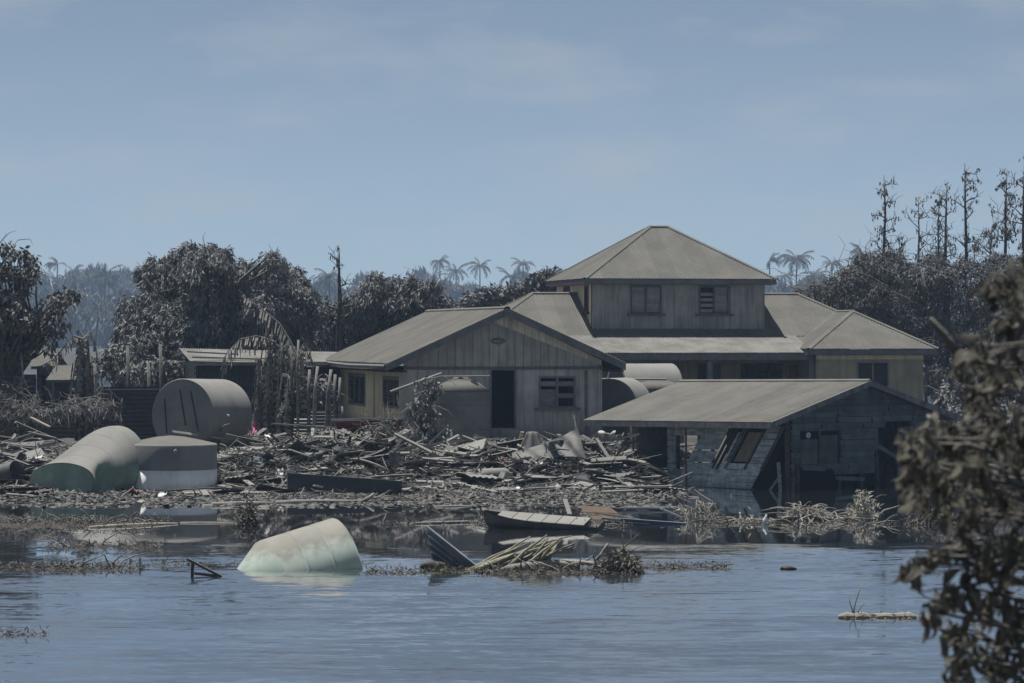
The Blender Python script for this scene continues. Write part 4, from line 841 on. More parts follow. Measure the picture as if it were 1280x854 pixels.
for i, (sp_, mm, lb, x, ln) in enumerate(vin):
    t = tree('vine_covered_tree', lb, root(x, 146), px_clumps(sp_, 146, 1.0), 260, 8, ln * 0.8, 0.026, 60 + i, 'vine_leaf' if mm == 'leaf' else mm, 0.25, 'vine thicket trees', twigs=210, droop=1.5, twig_r=0.018, long_twigs=True)
# dark understorey in front of the thicket down to the water
tree('waterside_bush', 'dark tangled bush at the water edge behind the blue house gable', root(1200, 118), px_clumps([(1190, 500, 26, 26), (1215, 530, 34, 34), (1180, 540, 24, 26), (1260, 540, 40, 50), (1230, 580, 40, 26), (1290, 500, 30, 50)], 118, 0.6), 200, 8, 0.22, 0.045, 71, 'leaf', 0.12, twigs=80, droop=1.3)
tree('undergrowth_bush', 'dark bush of hanging leaves under the mango tree beside the iron fence', root(150, 124), px_clumps([(140, 455, 20, 20), (165, 470, 20, 16), (190, 462, 24, 20), (225, 470, 20, 20), (150, 440, 16, 14)], 124, 0.5), 200, 8, 0.22, 0.045, 72, 'leaf', 0.10)
for px, pt, lb in ((160, 432, 'thin upright post-like dead trunk left of the fallen tank'), (201, 430, 'slender dead trunk standing above the fallen tank'), (186, 455, 'short dead stem between the two slender trunks')):
    a = root(px, 119); b_ = P(px, pt, 119); mb = MB(); mb.tube([(0, 0, 0), (0.04, 0, (b_.z - a[2]) * 0.5), (-0.02, 0, b_.z - a[2])], [0.09, 0.08, 0.06], 7); o = mb.build('dead_trunk', M['bark'], None, True); o.location = a; tag(o, lb, 'tree trunk')

# ------------------------------------------------------------------ far palms and trees
def frond_mesh(L, droop, seed, wide=0.55):
    rnd = random.Random(seed); pts = []; p = Vector((0, 0, 0)); a = math.radians(62 - 50 * droop); nseg = 9
    for i in range(nseg + 1):
        pts.append(p.copy()); p = p + Vector((math.cos(a), 0, math.sin(a))) * L / nseg; a = max(a - math.radians(7 + 8 * droop) * (0.6 + i / nseg), -1.45)
    mb = MB(); mb.tube(pts, [0.07 - 0.006 * i for i in range(nseg + 1)], 4)
    for i in range(1, nseg):
        for s_ in (-1, 1):
            for j in range(2):
                if rnd.random() < 0.12: continue
                q_ = pts[i].lerp(pts[i + 1], j * 0.5); w = wide * L * 0.36 * math.sin(math.pi * (i + j * 0.5) / (nseg + 0.6)) ** 0.6 * rnd.uniform(0.7, 1.25); d = (pts[i + 1] - pts[i]) * 0.40
                tip = q_ + Vector((d.x * 1.6, s_ * w * 0.62, d.z * 1.5 - w * rnd.uniform(0.35, 0.75)))
                mb.add([q_, q_ + d, tip + d * 0.3, tip], [(0, 1, 2, 3)])
    return mb.mesh('frond', M['leaf_far'])
FR_ = [frond_mesh(4.2, d, i) for i, d in enumerate((0.0, 0.4, 0.75, 1.1))]
def palm(px, pyt, D, label, seed, crown=1.0, nfr=15, side=None, group='far coconut palms'):
    rnd = random.Random(seed); top = P(px, pyt, D); gz_ = h(top.x, top.y); H = top.z - gz_ - 1.2 * crown
    t = thing('coconut_palm', label, 'palm tree', (top.x, top.y, gz_), 0, group); ln = rnd.uniform(-1, 1)
    mb = MB(); mb.tube([(ln, 0, 0), (ln * 0.6, 0, H * 0.4), (ln * 0.15, 0, H * 0.8), (0, 0, H)], [0.28, 0.2, 0.17, 0.16], 6); mb.build('trunk', M['bark'], t)
    for i in range(nfr):
        a = 2 * math.pi * i / nfr + rnd.uniform(-.25, .25) if side is None else math.radians(side) + rnd.gauss(0, 0.9)
        o = link('frond', FR_[rnd.choice((0, 1, 1, 2, 2, 3))], t); o.location = (0, 0, H); o.rotation_euler = (0, rnd.uniform(-0.1, 0.35), a); s_ = crown * rnd.uniform(0.8, 1.15); o.scale = (s_, s_, s_)
    return t
for i, (px, pt, D, cr, sd, lb) in enumerate(((72, 326, 600, 0.85, 185, 'slim far palm with windswept crown standing alone above the far trees'), (91, 336, 600, 0.85, 30, 'far palm with ragged crown leaning against the windswept palm'), (131, 338, 560, 1.2, None, 'stout far palm with hanging skirt of dead fronds beside the mango tree'), (123, 385, 430, 1.0, None, 'lower pale palm crown in front of the far trees'), (550, 322, 610, 0.9, None, 'tall far palm showing clear stem above the gabled roof'), (600, 328, 600, 1.0, None, 'full-crowned far palm above the gabled roof ridge'), (654, 326, 620, 0.85, None, 'small far palm above the far trees beside the upper storey'),
        (962, 321, 600, 1.0, 20, 'far palm half hidden by the upper storey eave corner'), (996, 318, 520, 1.15, None, 'large far palm with long hanging fronds right of the upper storey'), (1040, 325, 560, 0.8, None, 'far palm with bowed crown over the shrub tree'), (1078, 311, 540, 0.9, 200, 'far palm crown bending over the vine thicket'), (570, 335, 620, 1.0, None, 'far palm with thick conical crown of dead fronds'), (412, 340, 520, 1.0, None, 'far palm behind the leafless tree'), (30, 345, 580, 1.0, None, 'far palm showing through the loose-branched tree'))):
    palm(px, pt, D * 1.35, lb, 200 + i, cr * 0.98, 17 if cr < 1.1 else 26, sd)
rnd = random.Random(4)
for i in range(34):
    px = -20 + 1330 * (i + rnd.uniform(-.4, .4)) / 33
    palm(px, rnd.uniform(338, 362), rnd.uniform(780, 880), 'hazy ragged coconut palm in the distant wood behind the lagoon', 400 + i, rnd.uniform(0.9, 1.3), 13, None, 'palms within the distant wood')
# distant wood: vine-draped domes
def dome_mesh(seed, w, H):
    rng = np.random.default_rng(seed); cl = [((0, 0, H * 0.45), (w * 0.5, w * 0.5, H * 0.5)), ((rng.uniform(-.2, .2) * w, 0, H * 0.75), (w * 0.3, w * 0.3, H * 0.26)), ((-w * 0.25, 0, H * 0.35), (w * 0.35, w * 0.4, H * 0.36)), ((w * 0.28, 0, H * 0.3), (w * 0.32, w * 0.4, H * 0.34))]
    T, O = blob_tips(cl, 26, rng, 0.8); V, F, ti = leaves(T, O, 5, 1.3, 0.16, rng, 2.2, 0.4)
    return np_mesh('crown', V, F, M['leaf_far'], ti)
DM = [dome_mesh(300 + i, (7, 9, 6, 8)[i], (15, 13, 16, 12)[i]) for i in range(4)]
tk = MB(); tk.tube([(0, 0, -0.5), (0.2, 0, 5), (0, 0, 10)], [0.35, 0.28, 0.15], 6); TK = tk.mesh('trunk', M['bark'], True)
rnd = random.Random(9)
for row, (D, n_, pt) in enumerate(((760, 24, 372), (900, 28, 359), (1050, 34, 347))):
    for i in range(n_):
        px = -40 + 1360 * (i + rnd.uniform(-.3, .3)) / (n_ - 1); k_ = rnd.randrange(4); c = P(px, 0, D + rnd.uniform(-25, 25)); g_ = h(c.x, c.y)
        zt = P(px, pt + rnd.uniform(-14, 14), D).z
        t = thing('vine_draped_tree', f"{('tall domed', 'broad', 'narrow peaked', 'squat spreading')[k_]} hazy vine-draped tree in the {('front', 'middle', 'back')[row]} rank of the distant wood", 'tree', (c.x, c.y, g_), rnd.uniform(0, 6.3), 'distant wood trees')
        s_ = (zt - g_) / (15, 13, 16, 12)[k_]; t.scale = (max(s_, 1.35), max(s_, 1.35), s_)
        link('crown', DM[k_], t)['kind'] = 'stuff'; link('trunk', TK, t)
# ------------------------------------------------------------------ banana plants
def banana_leaf(path, width, hang, seed, arch=True):
    rnd = random.Random(seed); pts = [Vector(p) for p in path]; fine = []
    for a, b_ in zip(pts, pts[1:]):
        for k_ in range(7): fine.append(a.lerp(b_, k_ / 7))
    fine.append(pts[-1]); n_ = len(fine); mb = MB(); mb.tube(fine, [0.035 * (1 - 0.75 * i / n_) for i in range(n_)], 5)
    for i in range(1, n_ - 1):
        t_ = i / n_; w = width * (math.sin(math.pi * min(1, t_ * 0.92 + 0.06)) ** 0.5)
        d = (fine[i + 1] - fine[i]); side = d.cross(Vector((0, 0, 1)))
        side = side.normalized() if side.length > 1e-4 else Vector((1, 0, 0))
        for s_ in (-1, 1):
            if rnd.random() < 0.2: continue
            q0 = fine[i] + d * rnd.uniform(0, 0.4); q1 = q0 + d * rnd.uniform(0.35, 0.65); dr = Vector((0, 0, -1)) * w * hang * rnd.uniform(0.5, 1.25) + side * s_ * w * (1 - hang) * 0.9 + side * rnd.uniform(-.05, .05)
            m1 = dr * 0.5 + side * s_ * w * 0.22; tw = d * rnd.uniform(-0.2, 0.3)
            mb.add([q0, q1, q1 + m1 + tw * 0.5, q0 + m1, q1 + dr + tw, q0 + dr + d * rnd.uniform(-.1, .3)], [(0, 1, 2, 3), (3, 2, 4, 5)])
    return mb
def banana(label, stems, arcs, D, seed, hangn):
    rnd = random.Random(seed); b0 = P(stems[0][0], 0, D); g_ = h(b0.x, b0.y); O = Vector((b0.x, b0.y, g_)); t = thing('banana_plant', label, 'banana plant', O, 0, 'withered banana plants')
    for px, top, dd in stems:
        a = P(px, 0, D + dd); a.z = h(a.x, a.y) - 0.1; b_ = P(px + rnd.uniform(-3, 3), top, D + dd); a -= O; b_ -= O
        mb = MB(); mb.tube([a, a.lerp(b_, 0.5) + Vector((0.03, 0, 0)), b_], [0.10, 0.08, 0.05], 9); mb.build('pseudostem', M['bark'], t, True)
        for k_ in range(hangn):            # dead leaves hanging round the stem like a skirt
            s0 = a.lerp(b_, rnd.uniform(0.55, 1.0)); an = rnd.uniform(0, 6.28); o = Vector((math.cos(an), math.sin(an), 0)); l_ = rnd.uniform(0.5, 1.0) * (s0.z - a.z)
            p1 = s0 + o * 0.22 + Vector((0, 0, 0.10)); p2 = s0 + o * rnd.uniform(.3, .42) - Vector((0, 0, l_ * 0.45)); p3 = s0 + o * rnd.uniform(.2, .45) - Vector((0, 0, l_))
            banana_leaf([s0, p1, p2, p3], rnd.uniform(0.14, 0.26), 0.45, rnd.random()).build('leaf', M['banana'], t)
    for k_, (pp, w) in enumerate(arcs):
        banana_leaf([P(x, y, D + 0.3 * (k_ % 3 - 1) + 0.12 * i) - O for i, (x, y) in enumerate(pp)], w, 0.85, seed + k_).build('leaf', M['banana'], t)
banana('tall withered banana clump with arching fringed leaves in front of the shed', [(338, 420, 0.2), (352, 428, -0.3), (365, 432, 0.3), (376, 440, 0.0), (328, 450, 0.5), (358, 470, -0.6)],
       [([(372, 446), (362, 425), (350, 405), (325, 384), (301, 370)], 1.0), ([(345, 428), (322, 420), (300, 424), (284, 440), (276, 462)], 0.75), ([(360, 445), (345, 430), (334, 440), (326, 462)], 0.6), ([(372, 445), (380, 428), (388, 440), (392, 470)], 0.55), ([(350, 440), (340, 455), (325, 475), (314, 505)], 0.3), ([(372, 452), (355, 448), (340, 452), (328, 470)], 0.3)], 113.0, 80, 12)
banana('withered banana plant with broken slanting leaf beside the low fence', [(102, 425, 0), (112, 440, 0.4), (96, 445, 0.3), (118, 455, -0.2)], [([(104, 424), (92, 420), (80, 434), (66, 450), (50, 458)], 0.55), ([(104, 424), (112, 415), (118, 425), (122, 450)], 0.25), ([(106, 425), (98, 412), (96, 418)], 0.2)], 112.5, 81, 11)
banana('small collapsed banana plant with bent pale stalk against the dark fence', [(28, 470, 0), (20, 480, 0.2)], [([(29, 472), (27, 452), (26, 444)], 0.06), ([(29, 472), (24, 480), (17, 500)], 0.2), ([(30, 474), (36, 488), (40, 508)], 0.25)], 110.5, 82, 4)

# ------------------------------------------------------------------ leafy saplings and bushes by the house
def sapling(label, px, D, spec, seed, ln=0.2, ntip=60, m='leaf', name='leafy_shrub'):
    return tree(name, label, root(px, D), px_clumps(spec, D, 0.25), ntip, 6, ln, 0.05, seed, m, 0.035, cat='shrub', twigs=14, droop=1.5)
sapling('spindly shrub with drooping dark leaves growing in front of the ribbed tank', 530, 106.5, [(535, 480, 13, 9), (528, 495, 12, 9), (545, 492, 9, 12), (520, 515, 10, 10), (540, 520, 12, 12), (530, 540, 16, 12), (552, 540, 10, 10), (515, 545, 8, 10)], 90, 0.2, 75)
tree('dry_bush', 'grey tangled dry bush in front of the yellow wall corner', root(478, 105.5), px_clumps([(470, 545, 24, 12), (490, 540, 18, 14), (478, 560, 30, 12)], 105.5, 0.4), 60, 5, 0.22, 0.02, 91, 'leaf', 0.04, cat='bush', twigs=120, twig_r=0.012)
tree('dry_bush', 'grey-leaved bush behind the leaning posts beside the yellow wall', root(393, 113.5), px_clumps([(390, 490, 18, 12), (405, 485, 12, 10), (398, 500, 18, 10)], 113.5, 0.4), 120, 7, 0.24, 0.05, 92, 'leaf', 0.04, cat='bush', twigs=20)
tree('dry_bush', 'low grey tangle of creepers at the foot of the left fence', root(40, 109.5), px_clumps([(10, 520, 26, 14), (45, 515, 26, 12), (75, 512, 22, 10), (0, 500, 14, 22), (5, 545, 14, 22)], 109.5, 0.4), 90, 6, 0.26, 0.018, 93, 'leaf', 0.04, cat='bush', twigs=160, twig_r=0.012)
tree('dry_bush', 'small grey heap of creepers around the banana stems by the sagging fence', root(118, 110), px_clumps([(105, 510, 22, 9), (135, 512, 16, 8)], 110, 0.4), 90, 6, 0.22, 0.018, 94, 'leaf', 0.03, cat='bush', twigs=90, twig_r=0.012)

# leaning fence posts and loose iron between the shed and the yellow wall
for i, (x0, y0, x1, y1, r_, lb) in enumerate(((389, 530, 397, 458, 0.09, 'crooked tall post propped under the gabled roof gutter'), (404, 532, 414, 462, 0.10, 'thick post leaning right beside the yellow wall'), (412, 528, 412, 476, 0.09, 'short upright post between leaning posts'), (418, 528, 419, 468, 0.09, 'straight grey post next to the yellow wall'), (424, 530, 425, 472, 0.08, 'grey post touching the yellow wall corner'), (430, 532, 427, 508, 0.10, 'stubby weathered post stump by the yellow wall'), (384, 505, 387, 462, 0.09, 'blunt post in the dark gap under the shed roof'), (371, 540, 373, 425, 0.07, 'thin dead stem rising beside the banana clump'))):
    D = 110.0 + 0.25 * (i % 3); a, b_ = P(x0, y0, D), P(x1, y1, D); a.z = h(a.x, a.y) - 0.15; d = b_ - a
    mb = MB(); mb.tube([(0, 0, 0), tuple(d * 0.35 + Vector((0.03, 0, 0))), tuple(d * 0.7 - Vector((0.02, 0, 0))), tuple(d)], [r_ * .85, r_ * .75, r_ * 0.7, r_ * 0.55], 8); o = mb.build('leaning_post', M['timber'], None, True); o.location = a; tag(o, lb, 'post')
for i, (x, y, w, hh, ya, lb) in enumerate(((402, 512, 0.9, 1.4, 0.2, 'ribbed iron sheet leaning behind the leaning posts'), (380, 520, 0.8, 1.1, -0.3, 'ribbed iron sheet leaning beside the banana clump'), (424, 515, 0.6, 1.0, 0.1, 'dark iron sheet propped against the yellow wall corner'))):
    p = P(x, y, 111.2); mb = corrugated([(0, 0), (hh, 0), (hh, w), (0, w)], Vector((-w / 2, 0, 0)), Vector((0.05, 0.25, 1)).normalized(), Vector((math.cos(ya), math.sin(ya), 0)), 0, hh, 0.12, 0.02)
    o = mb.build('iron_sheet', M['iron'] if i < 2 else M['iron_dark']); o.location = (p.x, p.y, h(p.x, p.y) - 0.05); tag(o, lb, 'iron sheet')

# ------------------------------------------------------------------ blurred withered tree close to the camera
def fore_leaf(seed):
    rnd = random.Random(seed); L, w = 0.108, 0.021; mb = MB(); p = Vector((0, 0, 0)); a = rnd.uniform(-0.2, 0.3); cu = rnd.uniform(0.08, 0.42); fd = rnd.uniform(0.3, 0.9); n_ = 5; rows_ = []
    for i in range(n_ + 1):
        t_ = i / n_; ww = w * math.sin(math.pi * (0.06 + 0.9 * t_)) ** 0.8; tw = rnd.uniform(-0.25, 0.25)
        rows_.append((p + Vector((0, -ww, ww * fd + ww * tw)), p.copy(), p + Vector((0, ww, ww * fd - ww * tw)))); p = p + Vector((math.cos(a), 0, -math.sin(a))) * L / n_; a += cu
    for r_ in rows_: mb.v += [tuple(q) for q in r_]
    for i in range(n_):
        b_ = i * 3; mb.f += [(b_, b_ + 1, b_ + 4, b_ + 3), (b_ + 1, b_ + 2, b_ + 5, b_ + 4)]
    return mb
FL_ = [fore_leaf(i) for i in range(7)]; FM_ = [f.mesh('leaf', M['leaf_fore'], True) for f in FL_]
DF = 14.5; tb = Vector((3.25, DF + 0.3, h(3.25, DF) - 0.1))
ft = thing('withered_tree', 'withered ash-coated tree with curled leaves standing close by, out of focus', 'tree', tb)
fc = [(1255, 345, 22, 20), (1275, 375, 20, 26), (1262, 405, 12, 16), (1300, 345, 30, 40), (1238, 360, 8, 8), (1206, 446, 14, 18), (1228, 434, 18, 16), (1250, 460, 22, 22), (1222, 484, 20, 22), (1270, 440, 24, 30), (1160, 538, 24, 16), (1142, 554, 16, 16), (1185, 536, 20, 16), (1150, 580, 22, 22), (1195, 555, 26, 24), (1235, 520, 28, 28), (1225, 580, 28, 28), (1270, 540, 30, 40), (1180, 600, 26, 20), (1150, 620, 14, 16), (1250, 620, 34, 34), (1210, 640, 26, 22), (1195, 680, 18, 14), (1145, 705, 16, 16), (1165, 690, 10, 10), (1230, 690, 26, 24), (1270, 690, 30, 34), (1185, 740, 16, 14), (1215, 735, 22, 22), (1165, 765, 14, 16), (1195, 785, 22, 18), (1245, 760, 30, 30), (1200, 825, 18, 18), (1235, 820, 30, 26), (1275, 800, 30, 40), (1250, 860, 40, 20), (1310, 450, 30, 60), (1320, 580, 40, 60), (1325, 700, 40, 60), (1320, 820, 40, 60), (1340, 900, 60, 50), (1270, 910, 60, 40)]
rnd = random.Random(5); rng = np.random.default_rng(5); mb = MB(); fk = Vector((3.2, DF + 0.3, 3.3)) - tb
mb.tube([(0, 0, 0), tuple(fk * 0.5), tuple(fk), (-0.05, 0, 2.75), (0.0, 0, 4.2)], [0.12, 0.10, 0.085, 0.06, 0.02], 9); big_, rest = [], []
cen = [(P(x, y, DF + rnd.uniform(-0.55, 0.55)) - tb, r_ / FPX * DF, q_ / FPX * DF) for x, y, r_, q_ in fc]
for c, r_, q_ in cen:
    src = Vector((rnd.uniform(-0.05, 0.05), 0, min(3.9, max(1.2, c.z - rnd.uniform(0.15, 0.6))))); pth = limb_path(src, c, rnd, 5, 0.07)
    mb.tube(pth, [0.022, 0.018, 0.015, 0.012, 0.009, 0.006], 6)
    for j in range(4):
        q0 = pth[rnd.choice((3, 4, 5))]; e_ = c + Vector((rnd.gauss(0, 0.6) * r_, rnd.gauss(0, 0.6) * r_, rnd.gauss(0, 0.6) * q_)); mb.tube(limb_path(q0, e_, rnd, 3, 0.1), [0.008, 0.007, 0.005, 0.003], 5)
    for j in range(int(10 + 620 * r_ * 4 * q_ * 4 / 4)):
        d = Vector((rnd.gauss(0, 0.5), rnd.gauss(0, 0.9), rnd.gauss(0, 0.5))); big_.append(c + Vector((d.x * r_, d.y * r_, d.z * q_)))
for a, b_ in (((1300, 540), (1235, 620)), ((1290, 640), (1225, 720)), ((1195, 440), (1163, 398)), ((1290, 690), (1200, 790)), ((1285, 380), (1262, 470))):
    mb.tube(limb_path(P(*a, DF) - tb, P(*b_, DF) - tb, rnd, 4, 0.05), [0.022, 0.02, 0.018, 0.016, 0.012], 6)
mb.build('trunk', M['bark'], ft, True)
rnd.shuffle(big_); vis = [p for p in big_ if (p + tb).x / (p + tb).y * FPX + CX < 1285]; hid = [p for p in big_ if (p + tb).x / (p + tb).y * FPX + CX >= 1285]
def leaf_R(): return Matrix.Rotation(rnd.uniform(0, 6.28), 4, 'Z') @ Matrix.Rotation(rnd.gauss(0.95, 0.5), 4, 'Y') @ Matrix.Rotation(rnd.gauss(0, 0.9), 4, 'X') @ Matrix.Scale(rnd.uniform(0.7, 1.25), 4)
for p in vis[:300]:
    o = link('leaf', rnd.choice(FM_), ft); o.matrix_local = Matrix.Translation(p) @ leaf_R()
mbx = MB()
for p in vis[300:] + hid:
    Rm = Matrix.Translation(p) @ leaf_R(); f_ = rnd.choice(FL_); mbx.add([Rm @ Vector(v) for v in f_.v], f_.f)
o = mbx.build('foliage', M['leaf_fore'], ft, True); o['kind'] = 'stuff'
print('fore leaves', len(vis), len(hid))

# ------------------------------------------------------------------ haze
hz = bpy.data.materials.new('haze_air'); hz.use_nodes = True; n, l = hz.node_tree.nodes, hz.node_tree.links; n.clear()
ho, hv = n.new('ShaderNodeOutputMaterial'), n.new('ShaderNodeVolumePrincipled'); hv.inputs['Color'].default_value = (0.52, 0.72, 1.0, 1); hv.inputs['Density'].default_value = 0.00035
hv.inputs['Anisotropy'].default_value = 0.0; l.new(hv.outputs[0], ho.inputs['Volume'])
mb = MB(); mb.span((-905, -60, -3.0), (905, 1305, 34)); o = mb.build('haze', hz); o['kind'] = 'stuff'
# ------------------------------------------------------------------ wreckage on the shore
def plank_mesh(L, w, th_, seed, m):
    rnd = random.Random(seed); mb = MB(); n_ = 4; b_ = rnd.uniform(-.02, .02) * L
    for i in range(n_ + 1):
        t_ = i / n_; x = (t_ - 0.5) * L; zz = b_ * math.sin(math.pi * t_); j = 0.06 * L if i in (0, n_) else 0
        for (yy, z_) in ((-w / 2, -th_ / 2), (w / 2, -th_ / 2), (w / 2, th_ / 2), (-w / 2, th_ / 2)):
            mb.v.append((x + rnd.uniform(-j, j) * 0.5, yy * rnd.uniform(0.93, 1.0), z_ + zz))
    for i in range(n_):
        for k_ in range(4): a = i * 4; k2 = (k_ + 1) % 4; mb.f.append((a + k_, a + k2, a + 4 + k2, a + 4 + k_))
    mb.f += [(3, 2, 1, 0), (n_ * 4, n_ * 4 + 1, n_ * 4 + 2, n_ * 4 + 3)]
    return mb.mesh('plank', M[m])
def branch_mesh(L, r_, seed, m='branch'):
    rnd = random.Random(seed); mb = MB(); p = Vector((-L / 2, 0, 0)); d = Vector((1, 0, 0)); pts = []
    for i in range(7): pts.append(p.copy()); d = (d + Vector((0, rnd.gauss(0, 0.16), rnd.gauss(0, 0.12)))).normalized(); p = p + d * L / 6
    mb.tube(pts, [r_ * (1 - 0.1 * i) for i in range(7)], 6)
    for j in range(rnd.choice((0, 1, 2))):
        q_ = pts[rnd.randint(2, 5)]; mb.tube([q_, q_ + Vector((rnd.uniform(.1, .3), rnd.uniform(-.3, .3), rnd.uniform(0, .25))) * L * 0.6], [r_ * 0.5, r_ * 0.2], 5)
    return mb.mesh('branch', M[m], True)
def sheet_mesh(L, w, seed, m):
    rnd = random.Random(seed); mb = MB(); nx_, ny_ = int(w / 0.035), 6; k1, k2 = rnd.uniform(-.25, .25), rnd.uniform(-.2, .2)
    for j in range(ny_ + 1):
        for i in range(nx_ + 1):
            x, y = (i / nx_ - 0.5) * w, (j / ny_ - 0.5) * L; mb.v.append((y, x, 0.016 * math.sin(i * math.pi / 2) + k1 * (y / L) ** 2 * L + k2 * x * y / w))
    mb.f = [(j * (nx_ + 1) + i, j * (nx_ + 1) + i + 1, (j + 1) * (nx_ + 1) + i + 1, (j + 1) * (nx_ + 1) + i) for j in range(ny_) for i in range(nx_)]
    return mb.mesh('iron_sheet', M[m])
def lump_mesh(sx, sy, sz, seed, m, n_=10):
    rnd = random.Random(seed); mb = MB(); ph = [rnd.uniform(0, 6.28) for _ in range(6)]
    def f(p):
        a = math.atan2(p.y, p.x); k_ = 1 + 0.22 * math.sin(2 * a + ph[0]) + 0.14 * math.sin(3 * a + ph[1] + p.z * 3) + 0.08 * math.sin(7 * a + ph[2] + 5 * p.z); return Vector((p.x * sx * k_, p.y * sy * k_, p.z * sz * (1 + 0.2 * math.sin(a * 3 + ph[3]))))
    mb.lathe([(0.02, -0.5), (0.7, -0.45), (1, -0.1), (0.85, 0.3), (0.45, 0.55), (0.02, 0.62)], n_ * 2, None, (0, 0, 0), f)
    return mb.mesh('lump', M[m], True)
rnd = random.Random(77)
PK = {'timber': [plank_mesh(L, w, t_, i, 'timber') for i, (L, w, t_) in enumerate(((1.2, .14, .04), (1.8, .12, .05), (2.6, .18, .045), (0.8, .25, .03), (1.5, .26, .03), (3.4, .11, .06), (0.7, .14, .04), (2.2, .09, .07)))],
      'timber_dark': [plank_mesh(L, w, t_, 20 + i, 'timber_dark') for i, (L, w, t_) in enumerate(((1.4, .14, .05), (2.2, .12, .06), (0.9, .25, .03), (2.8, .16, .05), (1.1, .08, .08)))],
      'timber_pale': [plank_mesh(L, w, t_, 40 + i, 'timber_pale') for i, (L, w, t_) in enumerate(((0.9, .1, .03), (0.5, .14, .03), (1.5, .09, .035), (0.35, .2, .03)))]}
BR_ = [branch_mesh(L, r_, 60 + i) for i, (L, r_) in enumerate(((1.0, .03), (1.6, .04), (2.2, .05), (0.7, .025), (2.8, .07), (1.3, .06), (1.9, .025)))]
SH_ = [sheet_mesh(L, w, 80 + i, ('iron', 'iron_dark', 'iron')[i % 3]) for i, (L, w) in enumerate(((1.6, .76), (1.1, .6), (2.2, .76), (0.8, .76), (1.4, .5)))]
PN_ = [plank_mesh(L, w, t_, 100 + i, m) for i, (L, w, t_, m) in enumerate(((1.2, .8, .02, 'timber'), (0.9, .6, .02, 'timber_dark'), (1.6, .9, .02, 'timber'), (0.7, .5, .03, 'fascia_pale')))]
LP_ = [lump_mesh(.20, .13, .11, 120 + i, m) for i, m in enumerate(('white', 'tank_grey', 'cloth', 'timber', 'tank_grey', 'timber_pale', 'cloth'))]
BX_ = []
for i, m in enumerate(('timber', 'tank_grey', 'iron_dark')):
    mb = MB(); mb.span((-.2, -.15, 0), (.2, .15, .02)); mb.span((-.2, -.15, .021), (-.18, .15, .25)); mb.span((.18, -.15, .021), (.2, .15, .25)); mb.span((-.179, -.15, .021), (.179, -.13, .25)); mb.span((-.179, .13, .021), (.179, .15, .25)); BX_.append(mb.mesh('crate', M[m]))
AREAS = [((268, 835), (566, 617), 0.50, None), ((270, 505), (528, 600), 0.30, None), ((545, 800), (545, 590), 0.28, None), ((0, 185), (512, 538), 0.16, None), ((-10, 60), (545, 620), 0.10, None), ((-10, 320), (610, 622), 0.08, None)]
def inside(p):                           # keep clear of tank and house bodies
    if p.z > 1.0 and False: return False
    q_ = Vector((p.x + 3.71, p.y - 110)); u = q_.x * c12 + q_.y * s12; v = -q_.x * s12 + q_.y * c12
    if -0.1 < u < 7.1 and v > -0.25: return True
    for cx, cy, rr_2 in ((P(213, 0, 101).x, 101, 1.55), (P(104, 0, 100.2).x - 0.3, 100.2, 1.3), (P(236, 0, 108).x, 108.2, 1.5), (P(576, 0, 108.9).x, 108.9, 1.1)):
        if (p.x - cx) ** 2 + (p.y - cy) ** 2 < rr_2 ** 2: return True
    return False
def spot():
    while True:
        r_ = rnd.random() * sum(a[2] for a in AREAS)
        for a in AREAS:
            r_ -= a[2]
            if r_ <= 0: break
        px, py = rnd.uniform(*a[0]), rnd.uniform(*a[1]); p = G(px, py)
        if p.y < 99 and rnd.random() < 0.5: continue
        if not inside(p) and p.y < 124: return p
def zone(p):
    px = CX + p.x / p.y * FPX
    z_ = 'the crushed tank' if px < 190 else 'the squat tank' if px < 300 else 'the banana clump' if px < 390 else 'the yellow wall' if px < 505 else 'the ribbed tank' if px < 590 else 'the open doorway' if px < 655 else 'the louvred window' if px < 745 else 'the carport'
    return ('at the water edge below ' if p.y < 100.5 else 'in the wreckage near ') + z_
def scatter(n_, meshes, name, label, cat, group, tilt=9, lift=(0, 0.22), sc=(0.8, 1.2), flat=True):
    for i in range(n_):
        p = spot(); me_ = rnd.choice(meshes); o = link(name, me_); s_ = rnd.uniform(*sc); hill = smooth(0.2, 1.1, h(p.x, p.y))
        o.location = (p.x, p.y, max(h(p.x, p.y), -0.02) + 0.02 + rnd.uniform(*lift) * (0.25 + 0.9 * hill)); o.scale = (s_, s_, s_)
        tl = tilt * (0.35 + hill); o.rotation_euler = (math.radians(rnd.gauss(0, tl * 1.3)), math.radians(rnd.gauss(0, tl)), rnd.gauss(0, 1.0)); dm = max(v.co.x for v in me_.vertices) - min(v.co.x for v in me_.vertices)
        lb_ = label.replace(' lying in the wreckage along the shore', '').replace(' lying in the wreckage', '')
        tag(o, f"{'short' if dm * s_ < 1.1 else 'long' if dm * s_ > 1.9 else 'medium-length'} {lb_} {zone(p)}" if dm > 0.55 else f'{lb_} {zone(p)}', cat, group)
scatter(290, PK['timber'], 'broken_plank', 'ash-grey broken plank lying in the wreckage along the shore', 'plank', 'ash-grey planks in the wreckage')
scatter(120, PK['timber_dark'], 'dark_plank', 'dark wet broken plank lying in the wreckage along the shore', 'plank', 'dark planks in the wreckage')
scatter(60, PK['timber_pale'], 'pale_plank', 'pale freshly split board piece lying in the wreckage along the shore', 'plank', 'pale board pieces in the wreckage')
scatter(100, BR_, 'fallen_branch', 'grey crooked fallen branch lying in the wreckage along the shore', 'branch', 'fallen branches in the wreckage', 14)
scatter(60, SH_, 'bent_iron_sheet', 'bent ash-covered roofing iron sheet lying in the wreckage', 'iron sheet', 'roofing sheets in the wreckage', 12, sc=(0.8, 1.4))
